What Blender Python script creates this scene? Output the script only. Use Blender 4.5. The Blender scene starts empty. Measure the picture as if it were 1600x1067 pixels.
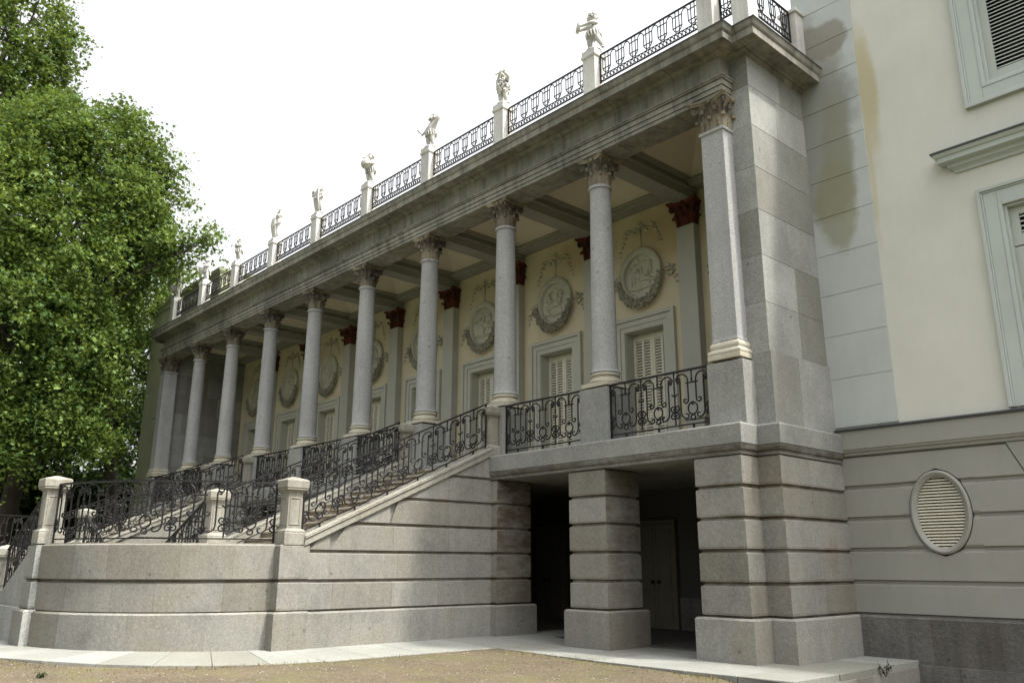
import bpy, math, random
import numpy as np
from mathutils import Vector, Matrix, noise
R = math.radians
sc = bpy.context.scene
COL = sc.collection

# ------------------------------------------------------------------ camera
def make_camera():
    yaw, pitch, roll = R(-47.71613983), R(15.01404), R(0.127901)
    cy, sy, cp, sp, cr, sr = math.cos(yaw), math.sin(yaw), math.cos(pitch), math.sin(pitch), math.cos(roll), math.sin(roll)
    f = Vector((sy*cp, cy*cp, sp)); r0 = Vector((cy, -sy, 0)); u0 = r0.cross(f)
    r = cr*r0 + sr*u0; u = -sr*r0 + cr*u0
    cd = bpy.data.cameras.new('camera'); co = bpy.data.objects.new('camera', cd); COL.objects.link(co)
    m = Matrix((r, u, -f)).transposed().to_4x4(); m.translation = (7.986, -12.688, 1.494)
    co.matrix_world = m
    cd.sensor_width = 36; cd.lens = 36*1296.98/1600; cd.clip_end = 2000; cd.clip_start = .1
    sc.camera = co
make_camera()

# ------------------------------------------------------------------ light
SUN = Vector((.44, .165, .88)).normalized()
w = bpy.data.worlds.new('World'); sc.world = w; w.use_nodes = True
wn = w.node_tree; bg = wn.nodes['Background']
sky = wn.nodes.new('ShaderNodeTexSky'); sky.sky_type = 'NISHITA'; sky.sun_disc = False
sky.sun_elevation = math.asin(SUN.z); sky.sun_rotation = math.atan2(SUN.x, SUN.y)
sky.dust_density = 7; sky.air_density = 1; sky.ozone_density = 1
hs = wn.nodes.new('ShaderNodeHueSaturation'); hs.inputs['Saturation'].default_value = .12
wn.links.new(sky.outputs[0], hs.inputs['Color']); wn.links.new(hs.outputs[0], bg.inputs[0])
bg.inputs[1].default_value = .15
sl = bpy.data.lights.new('sun', 'SUN'); sl.energy = 1.95; sl.angle = R(2.5); sl.color = (1, .95, .86)
so = bpy.data.objects.new('sun', sl); COL.objects.link(so)
so.rotation_euler = SUN.to_track_quat('Z', 'Y').to_euler(); so.location = (0, 0, 60)
sc.view_settings.view_transform = 'Standard'; sc.view_settings.look = 'None'
sc.view_settings.exposure = 1.65; sc.view_settings.gamma = 1
sc.cycles.max_bounces = 16; sc.cycles.diffuse_bounces = 10

# ------------------------------------------------------------------ materials
def nd(nt, typ, ins=None, **props):
    n = nt.nodes.new(typ)
    for k, v in props.items(): setattr(n, k, v)
    for k, v in (ins or {}).items():
        if isinstance(v, bpy.types.NodeSocket): nt.links.new(v, n.inputs[k])
        else: n.inputs[k].default_value = v
    return n
def c4(c): return (c[0], c[1], c[2], 1)
def newmat(name):
    m = bpy.data.materials.new(name); m.use_nodes = True
    nt = m.node_tree
    return m, nt, nt.nodes['Principled BSDF']
def mix(nt, fac, a, b, mode='MIX'):
    n = nt.nodes.new('ShaderNodeMix'); n.data_type = 'RGBA'; n.blend_type = mode
    for i, v in ((0, fac), (6, a), (7, b)):
        if isinstance(v, bpy.types.NodeSocket): nt.links.new(v, n.inputs[i])
        else: n.inputs[i].default_value = v if i == 0 else c4(v)
    return n.outputs[2]
def mth(nt, op, a, b=0.0, clamp=False):
    n = nt.nodes.new('ShaderNodeMath'); n.operation = op; n.use_clamp = clamp
    for i, v in ((0, a), (1, b)):
        if isinstance(v, bpy.types.NodeSocket): nt.links.new(v, n.inputs[i])
        else: n.inputs[i].default_value = v
    return n.outputs[0]
def ramp(nt, fac, a, b, va=0.0, vb=1.0):
    n = nd(nt, 'ShaderNodeMapRange', {0: fac, 1: a, 2: b, 3: va, 4: vb}); return n.outputs[0]
def pos(nt, scale=(1, 1, 1), loc=(0, 0, 0)):
    g = nt.nodes.new('ShaderNodeNewGeometry')
    m = nd(nt, 'ShaderNodeMapping', {0: g.outputs['Position'], 1: loc, 3: scale}); return m.outputs[0]
def noi(nt, vec, scale, detail=4, rough=.55):
    return nd(nt, 'ShaderNodeTexNoise', {'Vector': vec, 'Scale': scale, 'Detail': detail, 'Roughness': rough}).outputs[0]
def stone(name, col, speck=.5, var=.22, toneamt=.25, streak=.25, grime=(.05, .035, .02), rough=.85, bump=.25, flecks=True, brown=.25, joint=0.0, bscale=.55, bcol=(.95, .82, .6)):
    m, nt, bs = newmat(name)
    P = pos(nt)
    big = noi(nt, P, .9, 5, .6)
    c = mix(nt, ramp(nt, big, .3, .7), [x*(1-var) for x in col], [min(1, x*(1+var)) for x in col])
    # warm blotches
    wb = noi(nt, P, bscale, 5, .65)
    c = mix(nt, ramp(nt, wb, .5, .75, 0, brown), c, (col[0]*bcol[0], col[1]*bcol[1], col[2]*bcol[2]))
    fine = mth(nt, 'ADD', mth(nt, 'MULTIPLY', noi(nt, P, 80, 2, .7), .6), mth(nt, 'MULTIPLY', noi(nt, P, 34, 2, .6), .4))
    v = ramp(nt, fine, .36, .64, 1-speck*.6, 1+speck*.45)
    mid = noi(nt, P, 14, 4, .65)
    v = mth(nt, 'MULTIPLY', v, ramp(nt, mid, .25, .75, .88, 1.1))
    st = noi(nt, pos(nt, (3.5, 3.5, .22)), 1.6, 4, .6)
    v = mth(nt, 'MULTIPLY', v, ramp(nt, st, .42, .68, 1, 1-streak))
    at = nd(nt, 'ShaderNodeAttribute', attribute_name='tone').outputs['Fac']
    v = mth(nt, 'MULTIPLY', v, mth(nt, 'ADD', mth(nt, 'MULTIPLY', at, toneamt), 1.0))
    c = mix(nt, ramp(nt, at, .1, -1, 0, .45), c, (col[0]*.92, col[1]*.84, col[2]*.68))
    v = mth(nt, 'MULTIPLY', v, ramp(nt, nd(nt, 'ShaderNodeObjectInfo').outputs['Random'], 0, 1, .94, 1.06))
    if flecks:
        vo = nd(nt, 'ShaderNodeTexVoronoi', {'Vector': P, 'Scale': 2.1}).outputs['Distance']
        v = mth(nt, 'MULTIPLY', v, ramp(nt, mth(nt, 'ADD', vo, mth(nt, 'MULTIPLY', mid, .06)), .07, .115, .62, 1))
        vo2 = nd(nt, 'ShaderNodeTexVoronoi', {'Vector': P, 'Scale': 70}).outputs['Distance']
        v = mth(nt, 'MULTIPLY', v, ramp(nt, vo2, .12, .22, .6, 1))
    if joint:
        sx = nd(nt, 'ShaderNodeSeparateXYZ', {0: P}).outputs[0]
        fr = mth(nt, 'FRACT', mth(nt, 'DIVIDE', sx, joint)); fr = mth(nt, 'ABSOLUTE', mth(nt, 'SUBTRACT', fr, .5))
        v = mth(nt, 'MULTIPLY', v, ramp(nt, fr, .004, .008, .45, 1))
        ce = nd(nt, 'ShaderNodeTexWhiteNoise', {'W': mth(nt, 'FLOOR', mth(nt, 'DIVIDE', sx, joint))}, noise_dimensions='1D').outputs[0]
        v = mth(nt, 'MULTIPLY', v, ramp(nt, ce, 0, 1, .86, 1.12))
    vc = nd(nt, 'ShaderNodeCombineColor', {0: v, 1: v, 2: v}).outputs[0]
    c = mix(nt, 1.0, c, vc, 'MULTIPLY'); 
    nt.links.new(vc, c.node.inputs[7])
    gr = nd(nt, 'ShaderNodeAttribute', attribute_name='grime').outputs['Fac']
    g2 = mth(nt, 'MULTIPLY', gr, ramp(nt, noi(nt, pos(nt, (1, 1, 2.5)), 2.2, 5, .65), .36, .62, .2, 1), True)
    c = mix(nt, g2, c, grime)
    nt.links.new(c, bs.inputs['Base Color'])
    bs.inputs['Roughness'].default_value = rough
    bs.inputs['Specular IOR Level'].default_value = .3
    h = mth(nt, 'ADD', mth(nt, 'MULTIPLY', fine, .35), mth(nt, 'MULTIPLY', mid, 1.0))
    b = nd(nt, 'ShaderNodeBump', {'Height': h, 'Strength': bump, 'Distance': .02})
    nt.links.new(b.outputs[0], bs.inputs['Normal'])
    return m
def paint(name, col, rough=.6, var=.06, dirt=.12, bump=.06):
    m, nt, bs = newmat(name)
    P = pos(nt)
    a = noi(nt, P, 1.1, 5, .6)
    c = mix(nt, ramp(nt, a, .3, .7), [x*(1-var) for x in col], [min(1, x*(1+var)) for x in col])
    d = noi(nt, pos(nt, (5, 5, .7)), 1.5, 5, .65)
    c = mix(nt, ramp(nt, d, .5, .8, 0, dirt), c, [x*.45 for x in col])
    nt.links.new(c, bs.inputs['Base Color'])
    bs.inputs['Roughness'].default_value = rough; bs.inputs['Specular IOR Level'].default_value = .3
    b = nd(nt, 'ShaderNodeBump', {'Height': noi(nt, P, 22, 5, .6), 'Strength': bump, 'Distance': .02})
    nt.links.new(b.outputs[0], bs.inputs['Normal'])
    return m
M = {}
M['granite'] = stone('grey granite', (.214, .218, .202), streak=.06, toneamt=.2, brown=.12)
M['granite_warm'] = stone('warm rusticated granite', (.20, .197, .174), toneamt=.17, var=.27, brown=.75, bscale=.9, bcol=(.66, .54, .38), streak=.1, grime=(.06, .04, .02))
M['granite_col'] = stone('column granite', (.285, .289, .284), speck=.5, var=.1, streak=.12, bump=.12, brown=.08)
M['granite_dark'] = stone('rough dark granite', (.125, .12, .11), speck=.5, bump=.8, var=.3)
M['cornice'] = stone('weathered cornice stone', (.25, .243, .208), speck=.3, var=.3, streak=.42, brown=.35, flecks=False, grime=(.045, .04, .03), joint=1.55)
M['marble'] = stone('cream marble', (.40, .375, .30), speck=.12, var=.1, streak=.1, flecks=False, bump=.05, brown=.15)
M['statue'] = stone('white statue stone', (.50, .49, .46), speck=.15, var=.2, streak=.25, flecks=False, bump=.12, brown=.08)
M['capital'] = stone('sooty tan capital stone', (.17, .148, .108), speck=.2, var=.5, streak=.45, flecks=False, grime=(.025, .022, .025), bump=.2, brown=.2)
M['red_capital'] = stone('oxide red capital', (.085, .02, .012), speck=.15, var=.35, streak=.2, flecks=False, bump=.1, brown=.0)
M['step'] = stone('worn step stone', (.30, .27, .215), speck=.4, grime=(.07, .045, .025), flecks=False, brown=.5)
M['coping'] = stone('pale coping stone', (.232, .224, .19), speck=.4, var=.14, brown=.3, flecks=False)
M['pave'] = stone('pale paving stone', (.185, .19, .172), speck=.25, var=.12, streak=.0, toneamt=.14, flecks=False, brown=.25, bump=.12, grime=(.14, .12, .09))
M['trim'] = paint('pale grey green trim', (.43, .425, .36))
M['trim_wing'] = paint('pale blue green wing trim', (.37, .405, .375))
M['pilaster'] = paint('grey pilaster paint', (.385, .38, .325))
M['beam'] = paint('grey beam paint', (.27, .262, .225), dirt=.3)
M['stucco_grey'] = paint('grey stucco', (.245, .243, .215), var=.06, dirt=.12)
M['shutter'] = paint('cream shutter paint', (.62, .59, .47), var=.04)
M['shutter_green'] = paint('pale green shutter paint', (.36, .385, .35), var=.04)
M['coffer'] = paint('beige coffer plaster', (.58, .52, .40), dirt=.1)
M['relief'] = paint('stone coloured relief', (.44, .425, .34), var=.15, dirt=.4)
M['garland'] = paint('dark garland stucco', (.23, .22, .165), var=.3, dirt=.6)
M['lead'] = paint('lead flashing', (.045, .05, .055), rough=.5)
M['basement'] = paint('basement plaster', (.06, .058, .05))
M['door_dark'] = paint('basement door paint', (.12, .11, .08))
M['slate'] = paint('grey slate', (.17, .18, .19), rough=.5, var=.2)
M['green_shade'] = paint('tree shaded left wing stucco', (.22, .235, .15), var=.08)  # tree shade and its green tint are put into this wall colour
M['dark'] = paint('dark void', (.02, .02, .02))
def iron():
    m, nt, bs = newmat('black wrought iron')
    a = noi(nt, pos(nt), 12, 4)
    nt.links.new(mix(nt, ramp(nt, a, .35, .7), (.006, .006, .007), (.016, .015, .014)), bs.inputs['Base Color'])
    bs.inputs['Roughness'].default_value = .5; bs.inputs['Specular IOR Level'].default_value = .25
    return m
M['iron'] = iron()
def ellmask(nt, cx, cz, rx, rz, soft=.35, warp=.5, seed=0.0):
    g = nt.nodes.new('ShaderNodeNewGeometry')
    n = nd(nt, 'ShaderNodeTexNoise', {'Vector': pos(nt, (1, 1, 1), (seed, 0, 0)), 'Scale': 1.7, 'Detail': 6, 'Roughness': .6})
    s = nd(nt, 'ShaderNodeSeparateXYZ', {0: g.outputs['Position']})
    wv = mth(nt, 'MULTIPLY', mth(nt, 'SUBTRACT', n.outputs[0], .5), warp*2)
    dx = mth(nt, 'DIVIDE', mth(nt, 'SUBTRACT', s.outputs[0], cx), rx)
    dz = mth(nt, 'DIVIDE', mth(nt, 'SUBTRACT', s.outputs[2], cz), rz)
    d = mth(nt, 'SQRT', mth(nt, 'ADD', mth(nt, 'MULTIPLY', dx, dx), mth(nt, 'MULTIPLY', dz, dz)))
    d = mth(nt, 'ADD', d, wv)
    return ramp(nt, d, 1-soft, 1+soft, 1, 0)
def stained(name, col, stains, **kw):
    m = paint(name, col, **kw); nt = m.node_tree; bs = nt.nodes['Principled BSDF']
    c = bs.inputs['Base Color'].links[0].from_socket
    for (cx, cz, rx, rz, sc_, amt, soft) in stains:
        k = ellmask(nt, cx, cz, rx, rz, soft)
        c = mix(nt, mth(nt, 'MULTIPLY', k, amt), c, sc_)
    nt.links.new(c, bs.inputs['Base Color'])
    return m
M['quoin'] = stained('pale quoin stucco', (.385, .41, .395), [(1.0, 10.0, .72, 2.1, (.19, .185, .155), .72, .16), (1.15, 11.85, .62, .45, (.19, .175, .14), .8, .10), (1.2, 8.2, .4, .9, (.22, .215, .14), .75, .16), (1.35, 9.3, .3, 1.3, (.2, .2, .13), .5, .2)])
M['wing_wall'] = stained('cream wing stucco', (.50, .50, .445), [(1.96, 10.3, .24, 1.5, (.40, .355, .22), .6, .22), (2.05, 10.6, .16, 1.0, (.38, .32, .17), .45, .25), (1.93, 8.5, .07, 1.3, (.42, .37, .24), .6, .3)], var=.05, dirt=.07)
M['back_wall'] = stained('ochre loggia wall', (.55, .48, .33), [(-3.9, 9.6, .9, .9, (.36, .24, .11), .55, .5), (-7.0, 9.9, .8, .5, (.36, .25, .12), .5, .5), (-13, 9.8, 1.2, .5, (.38, .27, .14), .4, .5)], var=.08, dirt=.15)
def ground_mat():
    m, nt, bs = newmat('dry gravelly earth'); P = pos(nt)
    a = noi(nt, P, .8, 6, .65); b = noi(nt, P, 9, 5, .7); f = noi(nt, P, 60, 3, .7)
    c = mix(nt, ramp(nt, a, .35, .65), (.054, .038, .020), (.115, .084, .048))
    c = mix(nt, ramp(nt, b, .46, .62, 0, .75), c, (.062, .052, .028))
    c = mix(nt, ramp(nt, f, .58, .7, 0, .6), c, (.2, .175, .13))
    c = mix(nt, ramp(nt, noi(nt, P, 26, 2, .5), .64, .7, 0, .8), c, (.30, .27, .22))
    c = mix(nt, ramp(nt, noi(nt, P, 3.2, 5, .7), .5, .62, 0, .6), c, (.055, .043, .027))
    g = noi(nt, pos(nt, (1, 1, 1), (7, 3, 0)), .9, 6, .7)
    c = mix(nt, ramp(nt, g, .47, .6, 0, .65), c, (.088, .082, .028))
    s_ = nd(nt, 'ShaderNodeSeparateXYZ', {0: P})
    lawn = mix(nt, b, (.03, .055, .012), (.055, .085, .02))
    c = mix(nt, ramp(nt, mth(nt, 'ADD', s_.outputs[1], mth(nt, 'MULTIPLY', a, 5)), -13.5, -15, 0, 1), c, lawn)
    nt.links.new(c, bs.inputs['Base Color']); bs.inputs['Roughness'].default_value = .95
    h = mth(nt, 'ADD', mth(nt, 'MULTIPLY', f, .6), b)
    nt.links.new(nd(nt, 'ShaderNodeBump', {'Height': h, 'Strength': .7, 'Distance': .03}).outputs[0], bs.inputs['Normal'])
    return m
M['ground'] = ground_mat()
def leafmat(name, a, b, trans=.35):
    m, nt, bs = newmat(name)
    at = nd(nt, 'ShaderNodeAttribute', attribute_name='tone').outputs['Fac']
    c = mix(nt, at, a, b)
    nt.links.new(c, bs.inputs['Base Color']); bs.inputs['Roughness'].default_value = .62
    bs.inputs['Specular IOR Level'].default_value = .18
    t = nd(nt, 'ShaderNodeBsdfTranslucent', {0: mix(nt, .5, c, (b[0]*1.6, b[1]*1.5, b[2]*.8))})
    mx = nd(nt, 'ShaderNodeMixShader', {0: trans, 1: bs.outputs[0], 2: t.outputs[0]})
    nt.links.new(mx.outputs[0], nt.nodes['Material Output'].inputs[0])
    return m
M['leaf'] = leafmat('plane tree leaf', (.032, .070, .015), (.135, .19, .045), .28)
M['leaf_dark'] = leafmat('dark leaf', (.014, .030, .008), (.034, .062, .014), .2)  # darkened colour paints in the shade on the background trees
M['grass'] = leafmat('dry grass blade', (.08, .085, .022), (.23, .16, .05), .2)
M['bark'] = stone('tree bark', (.05, .042, .034), speck=.4, var=.4, streak=.3, flecks=False, bump=.6)

# ------------------------------------------------------------------ mesh builder
class MB:
    def __init__(s): s.v = []; s.f = []; s.t = []; s.g = []
    def add(s, vs, fs, tone=0.0, grime=0.0):
        o = len(s.v); s.v += [tuple(p) for p in vs]
        for k, f in enumerate(fs):
            s.f.append([i+o for i in f]); s.t.append(tone); s.g.append(grime[k] if isinstance(grime, list) else grime)
    def box(s, x0, x1, y0, y1, z0, z1, tone=0.0, grime=0.0):
        s.add([(x0, y0, z0), (x1, y0, z0), (x1, y1, z0), (x0, y1, z0), (x0, y0, z1), (x1, y0, z1), (x1, y1, z1), (x0, y1, z1)],
              [(0, 3, 2, 1), (4, 5, 6, 7), (0, 1, 5, 4), (1, 2, 6, 5), (2, 3, 7, 6), (3, 0, 4, 7)], tone, grime)
    def bar(s, a, b, wx, wz, up=(0, 0, 1), tone=0.0):
        a, b = Vector(a), Vector(b); d = (b-a).normalized(); u = Vector(up)
        if abs(d.dot(u)) > .98: u = Vector((1, 0, 0))
        x = d.cross(u).normalized(); z = x.cross(d)
        vs = [p + x*(i*wx/2) + z*(j*wz/2) for p in (a, b) for i, j in ((-1, -1), (1, -1), (1, 1), (-1, 1))]
        s.add(vs, [(0, 1, 2, 3), (7, 6, 5, 4), (0, 4, 5, 1), (1, 5, 6, 2), (2, 6, 7, 3), (3, 7, 4, 0)], tone)
    def lathe(s, prof, n=32, c=(0, 0, 0), tone=0.0, cap=True, grime=0.0):
        vs = []; fs = []
        for r, z in prof:
            for k in range(n):
                a = 2*math.pi*k/n; vs.append((c[0]+r*math.cos(a), c[1]+r*math.sin(a), c[2]+z))
        m = len(prof)
        for i in range(m-1):
            for k in range(n):
                k2 = (k+1) % n; fs.append((i*n+k, i*n+k2, (i+1)*n+k2, (i+1)*n+k))
        if cap: fs.append(tuple(range(n-1, -1, -1))); fs.append(tuple((m-1)*n+k for k in range(n)))
        s.add(vs, fs, tone, grime)
    def square(s, prof, c=(0, 0, 0), ry=1.0, tone=0.0, dy=None):   # profile of half widths
        vs = []; fs = []
        for r, z in prof:
            b = r*ry if dy is None else dy+r
            vs += [(c[0]-r, c[1]-b, c[2]+z), (c[0]+r, c[1]-b, c[2]+z), (c[0]+r, c[1]+b, c[2]+z), (c[0]-r, c[1]+b, c[2]+z)]
        m = len(prof)
        for i in range(m-1):
            for k in range(4):
                k2 = (k+1) % 4; fs.append((i*4+k, i*4+k2, (i+1)*4+k2, (i+1)*4+k))
        fs.append((3, 2, 1, 0)); fs.append(tuple((m-1)*4+k for k in range(4)))
        s.add(vs, fs, tone)
    def tube(s, pts, r, n=5, tone=0.0, r1=None, closed=False):
        pts = [Vector(p) for p in pts]; N = len(pts)
        if N < 2: return
        vs = []; fs = []; nrm = None
        for i, p in enumerate(pts):
            d = (pts[min(i+1, N-1)] - pts[max(i-1, 0)])
            if d.length < 1e-9: d = Vector((0, 0, 1))
            d.normalize()
            if nrm is None:
                nrm = d.orthogonal().normalized()
            else:
                nrm = nrm - d*nrm.dot(d)
                nrm = nrm.normalized() if nrm.length > 1e-6 else d.orthogonal().normalized()
            bn = d.cross(nrm); rr = r if r1 is None else r+(r1-r)*i/(N-1)
            for k in range(n):
                a = 2*math.pi*k/n; vs.append(p + (nrm*math.cos(a)+bn*math.sin(a))*rr)
        for i in range(N-1):
            for k in range(n):
                k2 = (k+1) % n; fs.append((i*n+k, i*n+k2, (i+1)*n+k2, (i+1)*n+k))
        fs.append(tuple(range(n-1, -1, -1))); fs.append(tuple((N-1)*n+k for k in range(n)))
        s.add(vs, fs, tone)
    def ball(s, c, r, sx=1, sy=1, sz=1, n=8, m=6, tone=0.0, bumpy=0.0):
        vs = []; fs = []
        vs.append((c[0], c[1], c[2]-r*sz))
        for i in range(1, m):
            ph = -math.pi/2+math.pi*i/m
            for k in range(n):
                a = 2*math.pi*k/n; q = r*(1+bumpy*random.uniform(-1, 1))
                vs.append((c[0]+q*sx*math.cos(ph)*math.cos(a), c[1]+q*sy*math.cos(ph)*math.sin(a), c[2]+q*sz*math.sin(ph)))
        vs.append((c[0], c[1], c[2]+r*sz))
        for k in range(n): fs.append((0, 1+(k+1) % n, 1+k))
        for i in range(m-2):
            for k in range(n):
                k2 = (k+1) % n; a = 1+i*n; b = a+n; fs.append((a+k, a+k2, b+k2, b+k))
        L = len(vs)-1; b = 1+(m-2)*n
        for k in range(n): fs.append((b+k, b+(k+1) % n, L))
        s.add(vs, fs, tone)
    def sweep(s, path, prof, tone=0.0, grime=0.0, closed=False, capends=True):
        rings = [offset_poly(path, o, closed) for o, z in prof]
        n = len(path); vs = []; fs = []; gl = []
        for (o, z), rg in zip(prof, rings): vs += [(p[0], p[1], z) for p in rg]
        segs = n if closed else n-1
        for i in range(len(prof)-1):
            for k in range(segs):
                k2 = (k+1) % n; fs.append((i*n+k, i*n+k2, (i+1)*n+k2, (i+1)*n+k)); gl.append(grime[i] if isinstance(grime, list) else grime)
        if not closed and capends:
            fs.append(tuple(i*n for i in range(len(prof)))); fs.append(tuple(i*n+n-1 for i in range(len(prof)-1, -1, -1))); gl += [0, 0]
        s.add(vs, fs, tone, gl)
    def build(s, name, mat, parent=None, origin=(0, 0, 0), smooth=False, bevel=0.0):
        me = bpy.data.meshes.new(name)
        ox, oy, oz = origin
        me.from_pydata([(x-ox, y-oy, z-oz) for x, y, z in s.v], [], s.f)
        if any(s.t) or any(s.g):
            a = me.attributes.new('tone', 'FLOAT', 'FACE'); a.data.foreach_set('value', s.t)
            a = me.attributes.new('grime', 'FLOAT', 'FACE'); a.data.foreach_set('value', s.g)
        me.materials.append(M[mat]); me.update()
        if smooth is not False:
            me.polygons.foreach_set('use_smooth', [True]*len(me.polygons))
            if smooth is not True: me.set_sharp_from_angle(angle=R(smooth))
        o = bpy.data.objects.new(name, me); COL.objects.link(o)
        o.parent = parent
        wl = Vector(origin)
        if parent is not None: wl = wl - ORG.get(parent.name, Vector((0, 0, 0)))
        o.location = wl; ORG[o.name] = Vector(origin)
        if bevel:
            b = o.modifiers.new('bevel', 'BEVEL'); b.width = bevel; b.segments = 2; b.limit_method = 'ANGLE'; b.angle_limit = R(40)
        return o
ORG = {}
def offset_poly(path, off, closed=False):
    n = len(path); out = []
    for i in range(n):
        p = Vector(path[i][:2])
        pv = Vector(path[i-1][:2]) if (i > 0 or closed) else None
        nx = Vector(path[(i+1) % n][:2]) if (i < n-1 or closed) else None
        n1 = n2 = None
        if pv is not None: d = (p-pv).normalized(); n1 = Vector((-d.y, d.x))
        if nx is not None: d = (nx-p).normalized(); n2 = Vector((-d.y, d.x))
        if n1 is None: q = p+n2*off
        elif n2 is None: q = p+n1*off
        else:
            b = n1+n2; k = b.length_squared
            q = p + b*(2*off/k) if k > .2 else p+n1*off
        out.append((q.x, q.y))
    return out
def ashlar(mb, path, z0, z1, blk=1.0, g=.035, seed=0, closed=False, joint=.006, top=False, spread=1.0, clip=None):
    """one course of dressed stone blocks along a plan path (outside on the left of travel)"""
    rr = random.Random(seed*7919+int(z0*1000))
    h = z1-z0
    if g > .015: lev = [(z0, -g, 1), (z0+.014, -g, 1), (z0+.04, 0, .8), (z0+.075, 0, .0), (z0+.13, 0, 0), (z1-.07, 0, 0), (z1-.04, 0, .0), (z1-.014, -g, .5), (z1, -g, .5)]
    else: lev = [(z0, -g, .4), (z0+.007, 0, 0), (z1-.007, 0, 0), (z1, -g, .3)]
    if top: lev = [(z0, 0, 0), (z1-.03, 0, 0), (z1, -.03, 0), (z1, -.16, 0)]
    rings = [offset_poly(path, o, closed) for z, o, gr in lev]
    n = len(path); segs = n if closed else n-1
    for k in range(segs):
        k2 = (k+1) % n
        L = (Vector(path[k2][:2])-Vector(path[k][:2])).length
        nb = max(1, round(L/blk)); cuts = [0.0]
        for j in range(1, nb): cuts.append((j+rr.uniform(-.22, .22))/nb)
        cuts.append(1.0)
        strips = []
        for j in range(nb):
            a, b = cuts[j], cuts[j+1]; d = joint/L
            strips.append((a+(d if j else 0), b-(d if j < nb-1 else 0), rr.uniform(-1, 1)*spread, 0))
            if j < nb-1: strips.append((b-d, b+d, 0, .55))
        for a, b, tn, gj in strips:
            vs = []
            for (z, o, gr), rg in zip(lev, rings):
                A, B = Vector(rg[k]), Vector(rg[k2]); p, q = A.lerp(B, a), A.lerp(B, b)
                vs += [(p.x, p.y, z), (q.x, q.y, z)]
            m = len(lev)
            mb.add(vs, [(2*i, 2*i+1, 2*i+3, 2*i+2) for i in range(m-1)], tn, [max(gj, (lev[i][2]+lev[i+1][2])/2) for i in range(m-1)])
def empty(name, loc, label=None, cat=None, group=None):
    o = bpy.data.objects.new(name, None); COL.objects.link(o); o.location = loc; o.empty_display_size = .3
    ORG[o.name] = Vector(loc)
    if label: o['label'] = label
    if cat: o['category'] = cat
    if group: o['group'] = group
    return o
def tag(o, label=None, cat=None, group=None, kind=None):
    if label: o['label'] = label
    if cat: o['category'] = cat
    if group: o['group'] = group
    if kind: o['kind'] = kind
    return o
KIDS = {}
def children(o): return [c for c in o.children]
def copy_tree(o, parent=None, loc=None):
    c = o.copy(); COL.objects.link(c)
    if parent is not None: c.parent = parent
    if loc is not None: c.location = loc
    for ch in children(o): copy_tree(ch, c)
    return c

B = 3.1
XC = [-B*i for i in range(10)]        # column axes, from the corner pilaster leftwards
XM = -4.5*B                            # axis of symmetry
ZD, ZP, ZN, ZA, ZK = 3.79, 4.98, 9.47, 10.12, 11.18   # deck, pedestal top, neck, abacus top, cornice lip
YB, YW = 3.3, 2.0                      # loggia back wall, wing front
XR, XL = .66, 2*XM-.66
palace = empty('palace', (0, 0, 0), 'long granite and stucco palace with columned loggia above a rusticated basement', 'building')

# ------------------------------------------------------------------ ground, pavement
def zdirt(x, y):
    t = min(1, max(0, (x-.6)/1.6)); t = t*t*(3-2*t)
    s = min(1, max(0, (-5-x)/2.5))
    far = min(1, max(0, (-y-3.5)/6))
    q = min(1, max(0, (x+3)/3))
    return -.014 - .035*q - .36*t*(1-.6*far) + .1*s
def build_ground():
    mb = MB()
    xs = sorted(set([-600, -300, -150, -80, -50] + [-40+1.0*i for i in range(32)] + [-8+.3*i for i in range(74)] + [15, 18, 25, 40, 80, 200, 600]))
    ys = sorted(set([-600, -200, -80, -40, -25, -18] + [-15+.3*i for i in range(60)] + [4, 8, 15, 30, 80, 200, 600]))
    vs = []; nx = len(xs)
    for y in ys:
        for x in xs:
            z = zdirt(x, y) + .012*noise.noise(Vector((x*.9, y*.9, 0)))
            vs.append((x, y, z))
    fs = [(j*nx+i, j*nx+i+1, (j+1)*nx+i+1, (j+1)*nx+i) for j in range(len(ys)-1) for i in range(nx-1)]
    mb.add(vs, fs); tag(mb.build('ground', 'ground', smooth=True), kind='structure')
build_ground()
C0 = (-9.42, -5.25)
def zpave(x): return .11*min(1, max(0, (-4.6-x)/2.2))
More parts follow.
